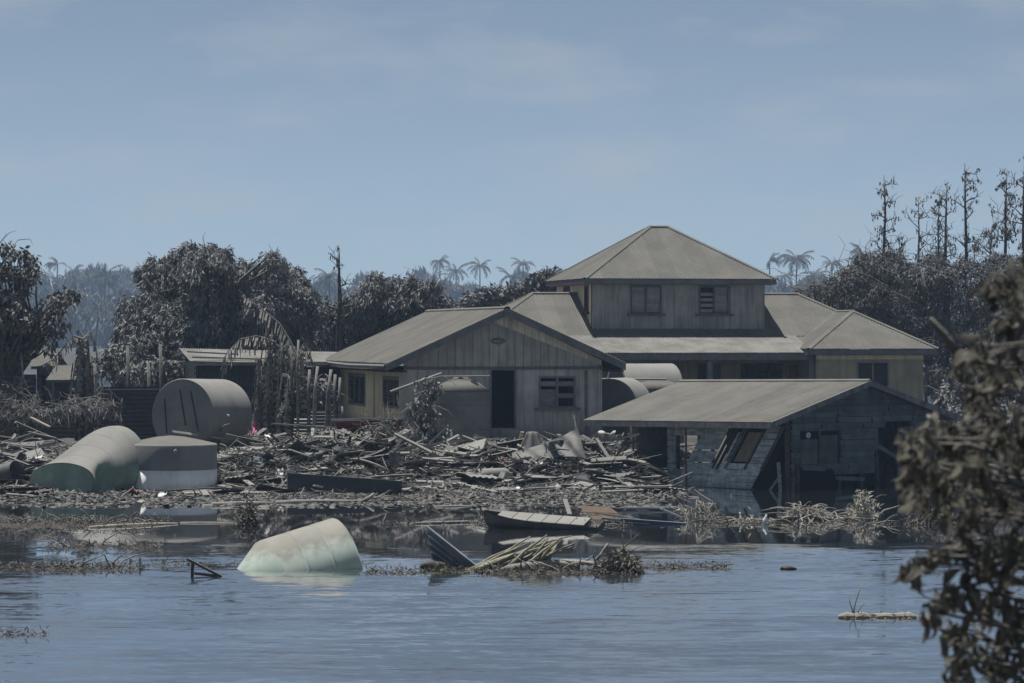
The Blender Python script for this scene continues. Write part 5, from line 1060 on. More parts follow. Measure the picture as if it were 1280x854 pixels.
scatter(80, PN_, 'fallen_plywood', 'flat broken plywood sheet lying in the wreckage along the shore', 'plywood', 'plywood sheets in the wreckage', 12, sc=(0.8, 1.5))
scatter(56, LP_, 'rubbish_lump', 'small rounded piece of rubbish lying in the wreckage along the shore', 'rubbish', 'rubbish pieces in the wreckage', 20, (0, 0.08), (0.35, 0.85))
scatter(10, BX_, 'broken_crate', 'small open broken crate lying in the wreckage along the shore', 'crate', 'crates in the wreckage', 30)
for m_, nm, lb, ct in (('white', 'white_scrap', 'small white plastic scrap lying in the wreckage along the shore', 22), ('scrap_red', 'red_scrap', 'small reddish scrap lying in the wreckage along the shore', 8), ('scrap_blue', 'blue_scrap', 'small bluish scrap lying in the wreckage along the shore', 8), ('cloth', 'rag_scrap', 'dark crumpled rag lying in the wreckage along the shore', 22)):
    ms_ = []
    for q_ in range(3):
        r2 = random.Random(q_ + len(nm)); mb = MB(); mb.v = [((i / 5 - .5) * .42 + r2.uniform(-.03, .03), (j / 4 - .5) * .3 + r2.uniform(-.03, .03), r2.uniform(0, .14)) for j in range(5) for i in range(6)]; mb.f = [(j * 6 + i, j * 6 + i + 1, (j + 1) * 6 + i + 1, (j + 1) * 6 + i) for j in range(4) for i in range(5)]; ms_.append(mb.mesh(nm, M[m_], True))
    scatter(ct, ms_, nm, lb, 'scrap', nm.replace('_', ' ') + 's in the wreckage', 25, (0, 0.25), (0.5, 1.2))
scatter(34, PK['timber'][:6], 'propped_plank', 'ash-grey plank propped steeply lying in the wreckage', 'plank', 'propped planks in the wreckage', 17, (0.05, 0.3))
# fine litter: chips, leaves, splinters
def chips(n_, area, ln, wd, seed, name, label, m='litter', zoff=0.015, loose=0.0, tl=0.35):
    rng = np.random.default_rng(seed); P_ = []
    while len(P_) < n_:
        p = G(rng.uniform(*area[0]), rng.uniform(*area[1])); P_.append((p.x, p.y, max(h(p.x, p.y), 0) + zoff))
        for _ in range(11):
            x, y = p.x + rng.normal(0, 0.5), p.y + rng.normal(0, 0.5)
            P_.append((x, y, max(h(x, y), 0.0) + zoff))
    B_ = np.array(P_[:n_]); B_[:, 2] += rng.uniform(0, loose, n_) if loose else 0
    a = rng.uniform(0, 2 * np.pi, n_); t_ = rng.normal(0, tl, n_); L = ln * rng.lognormal(0, 0.5, n_); w = wd * rng.lognormal(0, 0.4, n_)
    d = np.stack([np.cos(a) * np.cos(t_), np.sin(a) * np.cos(t_), np.abs(np.sin(t_))], 1); s_ = np.stack([-np.sin(a), np.cos(a), rng.normal(0, 0.5, n_)], 1); th_ = np.array([0, 0, 0.012])
    q0, q1, q2, q3 = B_ - s_ * w[:, None], B_ + s_ * w[:, None], B_ + d * L[:, None] + s_ * w[:, None] * 0.7, B_ + d * L[:, None] - s_ * w[:, None] * 0.7
    V = np.stack([q0, q1, q2, q3, q0 - th_, q1 - th_, q2 - th_, q3 - th_], 1).reshape(-1, 3); k_ = np.arange(n_)[:, None] * 8
    F = np.concatenate([k_ + np.array([f]) for f in ((0, 1, 2, 3), (4, 5, 1, 0), (5, 6, 2, 1), (6, 7, 3, 2), (7, 4, 0, 3))]); ti = np.tile(rng.beta(0.8, 1.6, n_), 5)
    o = link(name, np_mesh(name, V, F, M[m], ti)); tag(o, label, 'litter', None, 'stuff'); return o
chips(11000, ((-20, 850), (556, 624)), 0.13, 0.024, 501, 'shore_litter', 'fine grey splinters and wet litter strewn along the shore')
chips(7000, ((270, 520), (528, 600)), 0.22, 0.02, 502, 'splinter_litter', 'grey splinters and sticks covering the heap beside the fallen tank', loose=0.25)
chips(6000, ((-20, 190), (505, 545)), 0.3, 0.014, 503, 'stalk_litter', 'tangled grey stalks behind the crushed tank', loose=0.3)
chips(6000, ((-20, 830), (612, 634)), 0.11, 0.03, 504, 'floating_litter', 'scummy litter floating along the water edge', zoff=0.006, tl=0.05)
chips(3500, ((545, 800), (540, 590)), 0.24, 0.025, 505, 'heap_litter', 'broken sticks and scraps over the heap below the doorway', loose=0.3)

# ------------------------------------------------------------------ single pieces of wreckage
def rod(name, label, cat, a, b_, w, th_, m, up=(0, 0, 1)):
    a, b_ = Vector(a), Vector(b_); mb = MB(); mb.bar((0, 0, 0), b_ - a, w, th_, up); o = mb.build(name, M[m]); o.location = a; return tag(o, label, cat)
def gpt(px, py, up=0.0): p = G(px, py); p.z += up; return p
# long dark trough-like beam at the water line
p0, p1_ = G(361, 614), G(502, 618); d = p1_ - p0; d.z = 0
t = thing('fallen_gutter_beam', 'long dark box beam lying along the water edge', 'beam', (p0.x, p0.y - 0.5, 0.14), math.atan2(d.y, d.x)); L = d.length
mb = MB(); mb.prism([(0, 0, -0.05), (L, 0, -0.12), (L, 0, 0.34), (0, 0, 0.52)], (0, 0.06, 0)); mb.build('front_side', M['iron_dark'], t)
mb = MB(); mb.prism([(0, 0.061, 0.42), (L, 0.061, 0.25), (L, 0.45, 0.2), (0, 0.45, 0.36)], (0, 0, 0.05)); mb.build('top_side', M['iron'], t)
mb = MB(); mb.span((-0.03, 0, -0.1), (-0.002, 0.45, 0.58)); mb.build('end_plate', M['pipe'], t)
rod('fallen_rail', 'pale thin rail lying in front of the dark box beam', 'rail', (p0.x + 0.3, p0.y - 0.5, 0.06), (p1_.x - 1.4, p1_.y - 0.5, 0.04), 0.12, 0.05, 'timber')
# dark red skiff
p = G(437, 547); t = thing('wrecked_skiff', 'dark red wooden skiff bow wedged in the wreckage by the yellow wall', 'boat', (p.x, p.y, h(p.x, p.y) + 0.05), 0.1)
mb = MB(); Ls = 1.75
for y_, s_ in ((-0.4, 1), (0.4, -1)):
    mb.prism([(-0.55, y_ * 0.85, 0.5), (0.5, y_, 0.48), (Ls, y_ * 0.9, 0.55), (Ls, y_ * 0.6, 0.1), (0.4, y_ * 0.5, 0.0), (-0.30, y_ * 0.4, 0.05)], (0, 0.04 * s_, 0))
mb.prism([(-0.30, -0.18, 0.04), (0.4, -0.22, 0.0), (Ls, -0.26, 0.08), (Ls, 0.26, 0.08), (0.4, 0.22, 0.0), (-0.30, 0.18, 0.04)], (0, 0, 0.03)); mb.build('hull', M['red'], t)
mb = MB(); mb.prism([(-0.56, -0.36, 0.1), (-0.56, 0.36, 0.1), (-0.6, 0.36, 0.52), (-0.6, -0.36, 0.52)], (0.04, 0, 0)); mb.build('transom', M['dark'], t)
for y_ in (-0.42, 0.40):
    mb = MB(); mb.bar((-0.6, y_ * 0.88, 0.53), (Ls + 0.05, y_, 0.57), 0.07, 0.06); mb.build('gunwale', M['timber'], t)
mb = MB(); mb.span((0.05, -0.36, 0.42), (0.28, 0.36, 0.46)); mb.build('thwart', M['timber_pale'], t)
# bright cloth by the fallen tank
def cloth(name, label, px, py, w, hh, m, seed, up=0.0, cat='cloth', D=None):
    rnd2 = random.Random(seed); p = G(px, py); t_ = MB(); nx_, nz_ = 9, 8; ph = rnd2.uniform(0, 6)
    for k_ in (0, 1):
        for j in range(nz_ + 1):
            for i in range(nx_ + 1):
                u, v = i / nx_ - 0.5, j / nz_; y_ = 0.10 * math.sin(u * 13 + ph + v * 2) + 0.06 * math.sin(v * 9 + ph) - 0.25 * (1 - v) * hh
                t_.v.append((u * w * (1 - 0.25 * math.sin(v * 3 + ph)) + 0.05 * math.sin(v * 11 + ph), y_ + k_ * 0.015, v * hh + 0.05 * math.sin(u * 9 + ph)))
    st = nx_ + 1; N_ = st * (nz_ + 1)
    for j in range(nz_):
        for i in range(nx_): a = j * st + i; t_.f += [(a, a + 1, a + st + 1, a + st), (a + N_, a + N_ + st, a + N_ + st + 1, a + N_ + 1)]
    o = t_.build(name, M[m], None, True); o.location = (p.x, p.y, max(h(p.x, p.y), 0) - 0.05 + up); return tag(o, label, cat)
cloth('pink_cloth', 'bright pink and white cloth hanging in the wreckage next to the fallen tank', 319, 552, 0.34, 0.75, 'pink', 1)
cloth('green_cloth', 'green and white cloth crumpled on the heap beside the tarpaulin', 727, 558, 0.6, 0.32, 'green_cloth', 2, 0.45); cloth('green_bag', 'green plastic bag on the rubbish heap near the blue house eave', 775, 562, 0.4, 0.30, 'green_cloth', 3, 0.2, 'bag')
for i, (x, y, w, hh, m, lb) in enumerate(((755, 562, 0.7, 0.45, 'white', 'white crumpled bedding on the rubbish heap beside the green bag'), (742, 556, 0.7, 0.4, 'cloth', 'dark grey crumpled cloth on the rubbish heap under the tarpaulin edge'), (765, 550, 0.7, 0.5, 'cloth', 'grey crumpled blanket topping the rubbish heap near the blue house eave'), (710, 570, 0.35, 0.22, 'white', 'pale lilac plastic scrap below the tarpaulin'), (735, 575, 0.3, 0.35, 'brown', 'brown cardboard piece standing below the green cloth'))): cloth('crumpled_cloth', lb, x, y, w, hh, m, 10 + i, 0.2)
# draped tarpaulin hung from a pole
p = G(690, 572); q0, q1, q2, q3 = P(722, 535, p.y), P(640, 566, p.y - 0.5), P(728, 572, p.y - 0.6), P(712, 541, p.y + 0.8)
t = thing('draped_tarpaulin', 'grey tarpaulin draped from a leaning pole below the louvred window', 'tarpaulin', (p.x, p.y, h(p.x, p.y)))
O = Vector(t.location); mb = MB(); nn_ = 24
for j in range(nn_ + 1):
    for i in range(nn_ + 1):
        u, v = i / nn_, j / nn_; a = q1.lerp(q0, u ** 0.8); b_ = Vector((a.x + 0.25 * u, a.y - 0.5 - 0.3 * u, h(a.x, a.y) + 0.12)); s_ = a.lerp(b_, v); s_.z -= 0.10 * math.sin(math.pi * u) * (1 - v); s_.y += 0.16 * math.sin(u * 11 + v * 2) + 0.08 * math.sin(u * 23 - v * 5); mb.v.append(tuple(s_ - O))
mb.f = [(j * (nn_ + 1) + i, j * (nn_ + 1) + i + 1, (j + 1) * (nn_ + 1) + i + 1, (j + 1) * (nn_ + 1) + i) for j in range(nn_) for i in range(nn_)]; mb.build('sheet', M['tarp'], t, True)
mb = MB(); a = P(717, 518, p.y + 0.1) - O; mb.tube([a, q2 - O + Vector((0, 0.3, -0.2))], [0.03, 0.035], 6); mb.build('pole', M['timber'], t)
p = G(665, 572); mb = MB(); mb.lathe([(0.46, 0.0), (0.36, 0.35), (0.20, 0.7), (0.16, 0.80), (0.13, 0.82), (0.02, 0.83)], 36, None, (0, 0, 0), lambda q: Vector((q.x * (1 + 0.20 * math.sin(6 * math.atan2(q.y, q.x)) + 0.08 * math.sin(11 * math.atan2(q.y, q.x))), q.y * (1 + 0.20 * math.sin(6 * math.atan2(q.y, q.x)) + 0.08 * math.sin(11 * math.atan2(q.y, q.x))), q.z))); o = mb.build('shrouded_bundle', M['tarp'], None, True); o.location = (p.x, p.y, h(p.x, p.y)); tag(o, 'grey cloth-shrouded upright bundle beside the house steps', 'bundle')
p = G(620, 600); mb = MB(); mb.lathe([(0.02, -0.42), (0.16, -0.38), (0.2, -0.25), (0.2, 0.28), (0.15, 0.4), (0.06, 0.44), (0.06, 0.52), (0.02, 0.53)], 18, Matrix.Rotation(math.radians(88), 3, 'Y')); o = mb.build('gas_cylinder', M['tank_grey'], None, True); o.location = (p.x, p.y, h(p.x, p.y) + 0.17); tag(o, 'rounded grey gas cylinder lying on the mud below the heap', 'gas cylinder')
p = G(493, 598); t = thing('stake_sign', 'small square grey board nailed on a stake near the box beam', 'sign', (p.x, p.y, h(p.x, p.y) - 0.1)); mb = MB(); mb.span((-0.02, -0.02, 0), (0.02, 0.02, 0.95)); mb.build('stake', M['timber_pale'], t); mb = MB(); mb.span((-0.17, -0.045, 0.5), (0.16, -0.022, 0.9)); mb.build('board', M['cloth'], t)
for i, (x0, y0, x1, y1, D, w, m, lb) in enumerate(((646, 575, 653, 540, 105, 0.12, 'timber_pale', 'pale plank standing upright against the shrouded bundle'), (556, 570, 606, 555, 104.5, 0.7, 'timber', 'wide grey board panel tilted on the heap below the ribbed tank'), (578, 545, 605, 556, 105, 0.12, 'timber', 'grey plank sloping over the tilted board panel'), (574, 550, 592, 545, 105.5, 0.1, 'timber', 'short grey plank crossing the top of the heap below the doorway'), (526, 568, 560, 532, 105, 0.06, 'pipe', 'slim pole leaning in front of the spindly shrub'), (745, 548, 762, 575, 104.5, 0.16, 'timber', 'grey board sloping down the rubbish heap front'), (668, 590, 690, 574, 103, 0.22, 'timber_dark', 'dark wide plank tilted at the foot of the tarpaulin heap'), (305, 545, 375, 548, 106, 0.16, 'timber', 'long grey beam resting across the heap by the pink cloth'), (372, 544, 425, 562, 105.5, 0.14, 'timber', 'long grey beam sloping down across the heap centre'), (340, 530, 420, 535, 107.5, 0.12, 'timber', 'grey rail lying behind the heap in front of the banana clump'), (395, 562, 470, 566, 103, 0.14, 'timber', 'grey beam lying level across the lower heap'), (290, 606, 335, 612, 100.6, 0.12, 'rust', 'reddish board lying at the heap foot beside the squat tank'), (330, 575, 324, 600, 102, 0.12, 'timber_dark', 'dark curved stump standing in the heap near the squat tank'), (445, 595, 400, 586, 101.5, 0.10, 'timber_dark', 'dark curved bough bridging the heap above the box beam'), (38, 522, 62, 534, 107, 0.16, 'timber_pale', 'pale ended post lying behind the crushed tank'), (35, 540, 70, 548, 106, 0.1, 'timber', 'grey pole lying slanted behind the crushed tank'))):
    a, b_ = P(x0, y0, D), P(x1, y1, D - 0.4); a.z = max(a.z, h(a.x, a.y) + 0.03); b_.z = max(b_.z, h(b_.x, b_.y) + 0.03); rod('wreck_board', lb, 'board', a, b_, w, 0.05, m, (0, -0.5, 1) if w > 0.3 else (0, 0, 1))
p = G(140, 532); mb = MB(); mb.lathe([(0.02, -0.5), (0.3, -0.42), (0.36, 0.0), (0.3, 0.42), (0.02, 0.5)], 20, Matrix.Rotation(1.2, 3, 'Y')); o = mb.build('rolled_mat', M['brown'], None, True); o.location = (p.x - 1.2, p.y, h(p.x, p.y) + 0.25); tag(o, 'brown rounded barrel-like object behind the crushed tank', 'barrel')
p = G(12, 604); mb = MB(); mb.lathe([(0.34, -0.3), (0.38, 0.0), (0.40, 0.3), (0.36, 0.32), (0.34, 0.02), (0.0, -0.2)], 24, Matrix.Rotation(1.3, 3, 'Y') @ Matrix.Rotation(0.5, 3, 'X')); o = mb.build('plastic_tub', M['iron_dark'], None, True); o.location = (p.x, p.y, h(p.x, p.y) + 0.25); tag(o, 'dark overturned round tub beside the crushed tank mouth', 'tub')

# ------------------------------------------------------------------ things afloat
def brush(label, px, py, wpx, hpx, n_, seed, m='brush', name='brush_pile', r_=0.014, dense=0.0, cat='brushwood', lean=0.0):
    rnd2 = random.Random(seed); p = W(px, py); t = thing(name, label, cat, (p.x, p.y, 0)); w, hh = wpx / FPX * p.y, hpx / FPX * p.y; mb = MB()
    for i in range(n_):
        a = Vector((rnd2.uniform(-.5, .5) * w, rnd2.uniform(-.45, .45) * min(w, 1.6), rnd2.uniform(-0.05, 0.08))); k_ = 1 - abs(a.x / w * 1.7) ** 1.5
        b_ = Vector((a.x * 0.5 + rnd2.gauss(lean, .3) * w * 0.5, rnd2.uniform(-.4, .4), max(0.08, hh * k_ * rnd2.uniform(0.4, 1.05)))); c = b_ + Vector((rnd2.gauss(0, .22) * w, rnd2.uniform(-.3, .3), -b_.z * rnd2.uniform(0.1, 0.9)))
        pts = [(a.lerp(b_, s_)).lerp(b_.lerp(c, s_), s_) for s_ in (0, .2, .4, .6, .8, 1.0)]; rr__ = r_ * rnd2.uniform(0.5, 1.5); mb.tube(pts, [rr__, rr__, rr__ * .9, rr__ * .8, rr__ * .6, rr__ * .4], 5)
    mb.build('twigs', M[m], t)['kind'] = 'stuff'
    if dense:
        rng = np.random.default_rng(seed); k_ = int(dense * wpx); T = np.stack([rng.uniform(-.45, .45, k_) * w, rng.uniform(-.4, .4, k_), rng.uniform(0, 1, k_) ** 1.3 * hh * 0.8], 1); T[:, 2] *= 1 - np.abs(T[:, 0] / w * 1.6) ** 1.5
        V, F, ti = leaves(T, np.zeros_like(T), 4, 0.14, 0.022, rng, 0.6, 1.2); link('dead_leaves', np_mesh('dead_leaves', V, F, M['straw'] if m != 'brush' else M['leaf_fore'], ti), t)['kind'] = 'stuff'
    return t
brush('dome of dry pale brushwood floating in front of the blue house gable', 1012, 650, 84, 36, 110, 1, dense=0.0, r_=0.017)
brush('upright pale dry bush with clinging leaves standing in water by the blue house', 1078, 649, 40, 46, 60, 2, dense=2.6)
brush('tall straggling dry brush caught beside the blue house carport post', 874, 650, 58, 38, 55, 3, dense=0.3)
brush('low line of dry brushwood trailing between the two larger brush heaps', 932, 653, 70, 11, 40, 4, dense=0.3)
brush('spiky brown dry bush floating behind the blurred foliage', 1165, 655, 70, 38, 60, 5, 'straw', dense=1)
brush('small dry brown tuft standing in the water near the squat tank', 311, 657, 26, 42, 45, 6, 'straw', dense=3, name='dry_tuft')
brush('dark brown root mass at the end of the driftwood raft', 775, 716, 56, 36, 90, 7, 'straw', dense=5, name='root_mass', r_=0.012)
for x0, y0, x1, y1, lb in ((905, 648, 868, 612, 'long pale bent stick rising from the straggling brush'), (1090, 625, 1125, 632, 'pale stick lying on water beside the upright dry bush'), (1000, 618, 975, 635, 'pale stick leaning on the brushwood dome')):
    a, b_ = W(x0, y0 if y0 > 640 else 648), None; b_ = P(x1, y1, a.y); mb = MB(); d = b_ - a; mb.tube(limb_path((0, 0, 0), d, random.Random(x0), 4, 0.06), [0.03, 0.028, 0.025, 0.02, 0.012], 6); o = mb.build('drift_stick', M['brush'], None, True); o.location = a; tag(o, lb, 'stick')
# rafts of floating weed and scraps
def raft(label, px0, px1, py, dpx, seed, m='straw', hgt=0.1, n_=260, stalks=0, weed=0, base=True):
    rnd2 = random.Random(seed); rng = np.random.default_rng(seed); c = W((px0 + px1) / 2, py); w = (px1 - px0) / FPX * c.y; dep = max(0.4, dpx / FPX * c.y * c.y / CAMZ); t = thing('debris_raft', label, 'floating debris', (c.x, c.y, 0), 0, 'rafts of floating debris')
    N_, K_ = 40, 7; mb = MB()
    for i in range(N_ + 1):
        u = i / N_ - 0.5; e_ = (1 - (2 * abs(u)) ** 3) * (0.7 + 0.3 * math.sin(u * 23 + seed) * math.sin(u * 57 + seed * 2))
        for k_ in range(K_ + 1):
            v = k_ / K_ - 0.5; z = 0.6 * hgt * max(0, 1 - (2 * v) ** 2) * max(0.05, e_) * (0.5 + rnd2.random()) - 0.02; mb.v.append((u * w, v * dep * max(0.12, e_) + 0.2 * math.sin(u * 9 + seed), z))
    mb.f = [(i * (K_ + 1) + k_, (i + 1) * (K_ + 1) + k_, (i + 1) * (K_ + 1) + k_ + 1, i * (K_ + 1) + k_ + 1) for i in range(N_) for k_ in range(K_)]
    mb.build('matted_weed', M['weed_mat'], t, False)
    T = np.stack([rng.uniform(-.5, .5, n_) * w, rng.normal(0, .25, n_) * dep, rng.uniform(0, hgt, n_)], 1); V, F, ti = leaves(T, np.zeros_like(T), 3, 0.13, 0.010, rng, -0.02, 1.4); V[:, 2] = np.clip(V[:, 2] * 0.8, -0.01, None); link('scraps', np_mesh('scraps', V, F, M[m], ti), t)['kind'] = 'stuff'
    if weed:
        T = np.stack([rng.normal(weed, .03, 12) * w, rng.normal(0, .1, 12), rng.uniform(0, .05, 12)], 1); V, F, ti = leaves(T, np.zeros_like(T), 4, 0.13, 0.012, rng, -0.8, 0.8); V[:, 2] = np.clip(V[:, 2], -0.01, None); link('green_shoots', np_mesh('green_shoots', V, F, M['green_weed'], ti), t)['kind'] = 'stuff'
    for k_ in range(stalks):
        x = rnd2.uniform(-.45, .45) * w; l_ = rnd2.uniform(.3, .9); an = rnd2.uniform(0, 3.14); mb = MB(); mb.tube(limb_path((x, 0, 0), (x + math.cos(an) * l_, rnd2.uniform(-.3, .3), abs(math.sin(an)) * l_ * 0.5 + 0.03), rnd2, 3, 0.12), [0.022, 0.018, 0.014, 0.008], 5); mb.build('stalk', M['branch'], t, True)
    return t
raft('broad floating mat of sticks and reeds in front of the crushed tank', -20, 205, 656, 12, 1, hgt=0.22, n_=700, stalks=26)
raft('small floating mat of brown weed beyond the stick mat', 62, 205, 684, 5, 2, hgt=0.12, n_=320, stalks=8)
raft('floating line of weed and stalks with a green shoot', -10, 180, 712, 6, 3, hgt=0.14, n_=420, stalks=14, weed=-0.07)
raft('thin scum of weed drifting between pale tank and broken frame', 180, 300, 707, 4, 4, hgt=0.03, n_=120)
raft('brown scum trailing from the root mass end of the driftwood', 795, 912, 710, 4, 5, hgt=0.06, n_=300)
raft('green and straw scum beneath the upright iron sheet', 452, 640, 716, 5, 6, hgt=0.05, n_=420, weed=0.02)
raft('straw and wood scraps underneath the driftwood log', 600, 800, 716, 7, 7, hgt=0.12, n_=500, stalks=14)
raft('low scum of pale scraps around the sunken boat', 590, 790, 657, 4, 8, hgt=0.05, n_=260, stalks=6)
raft('scraps and reeds drifting around the blue house brushwood', 850, 1130, 655, 3, 9, hgt=0.03, n_=200, stalks=8)
raft('pale curled scraps floating with a forked twig in open water', 1043, 1148, 773, 5, 10, 'brush', hgt=0.03, n_=60)
raft('small reddish scrap strip drifting in open water', -20, 58, 794, 3, 11, hgt=0.03, n_=90)
raft('thin line of scraps between the dry tuft and pale tank', 470, 640, 655, 3, 12, hgt=0.03, n_=140, stalks=4)
a, b_ = W(1048, 773), W(1146, 773); mb = MB(); d = b_ - a; rn_ = random.Random(8)
mb.tube([d * (i / 10) + Vector((0, 0, 0.02 + 0.02 * rn_.random())) for i in range(11)], [0.03] + [0.055 + 0.03 * rn_.random() for i in range(9)] + [0.02], 8); o = mb.build('rotten_log', M['timber_pale'], None, False); o.location = a; tag(o, 'pale rotten log floating level in open water under the forked twig', 'log')
# forked twig of the pale scraps
a = W(1066, 772); mb = MB()
for x, y in ((1079, 728), (1062, 745), (1084, 752)): mb.tube(limb_path((0, 0, 0), P(x, y, a.y) - a, random.Random(x), 3, 0.05), [0.014, 0.012, 0.009, 0.005], 5)
o = mb.build('forked_twig', M['brush'], None, True); o.location = a; tag(o, 'forked pale twig standing up out of the floating scraps', 'twig')
# floating poles
for x0, y0, x1, y1, r_, m, lb in ((112, 660, 222, 655, 0.05, 'timber_pale', 'long pale pole floating at the edge of the stick mat'), (225, 654, 292, 654, 0.03, 'timber_pale', 'thin pale pole floating beside the dry tuft'), (265, 632, 340, 630, 0.09, 'branch', 'grey trunk floating under the squat tank shore'), (345, 629, 450, 627, 0.07, 'timber', 'smooth grey log floating along the shore below the box beam'), (545, 634, 590, 633, 0.04, 'timber', 'thin plank end floating at the dark shore water'), (520, 655, 600, 653, 0.05, 'timber', 'grey pole floating left of the sunken boat')):
    a, b_ = W(x0, y0), W(x1, y1); mb = MB(); mb.tube(limb_path((0, 0, 0), b_ - a, random.Random(x0), 4, 0.01), [r_, r_, r_ * .95, r_ * .85, r_ * .7], 7); o = mb.build('floating_pole', M[m], None, True); o.location = a; tag(o, lb, 'pole')
# forked driftwood at the shore
a = W(448, 628); mb = MB(); mb.tube([(0, 0, -0.05), tuple(P(462, 622, a.y) - a), tuple(P(468, 617, a.y) - a)], [0.07, 0.06, 0.04], 7); o = mb.build('driftwood_stub', M['brush'], None, True); o.location = a; tag(o, 'pale forked driftwood stub poking up at the shore below the box beam', 'driftwood')
# half-sunk dark boat
a, b_ = W(618, 660), W(752, 662); d = b_ - a; L = d.length; t = thing('sunken_boat', 'half sunk dark wooden boat with brushwood on its deck', 'boat', (a.x, a.y, -0.05), math.atan2(d.y, d.x)); mb = MB(); st = []
for i in range(9):
    u = i / 8; wd = 0.44 * math.sin(min(1, u * 2.2 + 0.12) * math.pi / 2); zt = 0.36 - 0.16 * u + 0.14 * (1 - u) ** 5; x = u * L - 0.25 * (1 - u) ** 2
    st.append([(x, -wd, zt), (x + 0.02, -wd * 0.8, zt * 0.45), (x + 0.15 * (1 - u), -wd * 0.35, 0.0), (x + 0.15 * (1 - u), wd * 0.35, 0.0), (x + 0.02, wd * 0.8, zt * 0.45), (x, wd, zt)])
mb.v = [p for s_ in st for p in s_]; mb.f = [(i * 6 + k_, (i + 1) * 6 + k_, (i + 1) * 6 + k_ + 1, i * 6 + k_ + 1) for i in range(8) for k_ in range(5)] + [tuple(range(5, -1, -1)), tuple(48 + k_ for k_ in range(6))]; mb.build('hull', M['timber_dark'], t); t.rotation_euler.x = math.radians(9)
for i in range(1, 7):
    p_, q_ = st[i], st[i + 1]; mb = MB(); mb.prism([Vector(p_[0]) + Vector((0.01, 0, 0.012)), Vector(q_[0]) + Vector((-0.01, 0, 0.012)), Vector(q_[5]) + Vector((-0.01, 0, 0.012)), Vector(p_[5]) + Vector((0.01, 0, 0.012))], (0, 0, 0.025)); mb.build('deck_plank', M['timber'], t)
brush('pale tangle of vines draped over the sunken boat', 665, 658, 60, 26, 34, 21, 'brush', 'vine_tangle', 0.012)
brush('dry vine tangle over the sunken boat stern end', 735, 661, 44, 20, 26, 22, 'brush', 'vine_tangle', 0.012)
rod('white_stake', 'white flat stake standing up on the sunken boat deck', 'stake', P(712, 643, 84), P(706, 624, 84.4), 0.12, 0.03, 'pipe')
a = P(727, 641, 88); mb = MB(); mb.prism([(0, 0, 0.0), (1.02, 0.1, -0.05), (0.78, 0.5, 0.10), (0.02, 0.4, 0.14)], (0, 0.02, 0.03)); o = mb.build('brown_board', M['brown']); o.location = a; tag(o, 'flat brown board lying tilted behind the sunken boat', 'board')
for i, (x0, y0, x1, y1, D, w, m, lb) in enumerate(((776, 649, 858, 655, 83.4, 0.26, 'blue_paint', 'blue painted plank floating beside the sunken boat'), (775, 635, 852, 635, 90, 0.22, 'bluegrey_iron', 'long pale blue pole floating behind the brown board'), (826, 636, 854, 650, 86, 0.2, 'white', 'white board sloping into the water near the straggling brush'), (836, 634, 866, 646, 86.4, 0.16, 'timber_pale', 'second pale board lying across the sloping board'), (752, 648, 812, 656, 83.5, 0.07, 'timber', 'grey batten stretching from the boat stern'), (752, 652, 810, 658, 83, 0.05, 'timber_dark', 'dark batten below the grey batten at the boat stern'), (755, 643, 800, 650, 84.5, 0.05, 'timber_pale', 'thin pale lath above the battens at the boat stern'), (895, 654, 915, 648, 84, 0.10, 'brown', 'small reddish board floating under the bent stick'), (930, 650, 985, 651, 84.5, 0.09, 'rust', 'reddish plank floating under the brushwood dome'), (1000, 650, 1060, 649, 85, 0.07, 'rust', 'thin reddish plank floating before the upright dry bush'))):
    a, b_ = P(x0, y0, D), P(x1, y1, D); a.z = max(0.02, a.z); b_.z = max(0.0, b_.z); rod('floating_board', lb, 'board', a, b_, w, 0.05, m)
# iron sheet standing in the water
a = W(545, 711); t_top = P(533, 656, a.y); mb = MB(); U_, V_ = (P(601, 711, a.y) - P(533, 657, a.y)), Vector((0.14, 0.30, -1)).normalized(); Lh = U_.length; Un = U_.normalized()
for j in range(3):
    for i in range(33):
        f_ = i / 32; base = t_top + V_ * (f_ * 0.95) ; mb.v.append(tuple(base - a + Un * (Lh * j / 2) * (1.0) + Vector((0, -0.075 * math.sin(f_ * 2 * math.pi * 5.5), 0))))
mb.f = [(j * 33 + i, j * 33 + i + 1, (j + 1) * 33 + i + 1, (j + 1) * 33 + i) for j in range(2) for i in range(32)]
o = mb.build('upright_iron_sheet', M['bluegrey_iron']); o.location = a; tag(o, 'blue-grey corrugated iron sheet standing tilted out of the water', 'iron sheet')
p = W(541, 712); o = link('drift_lump', lump_mesh(.25, .2, .22, 7, 'dark')); o.location = (p.x, p.y + 0.15, 0.06); tag(o, 'black lump caught beneath the upright iron sheet', 'debris')
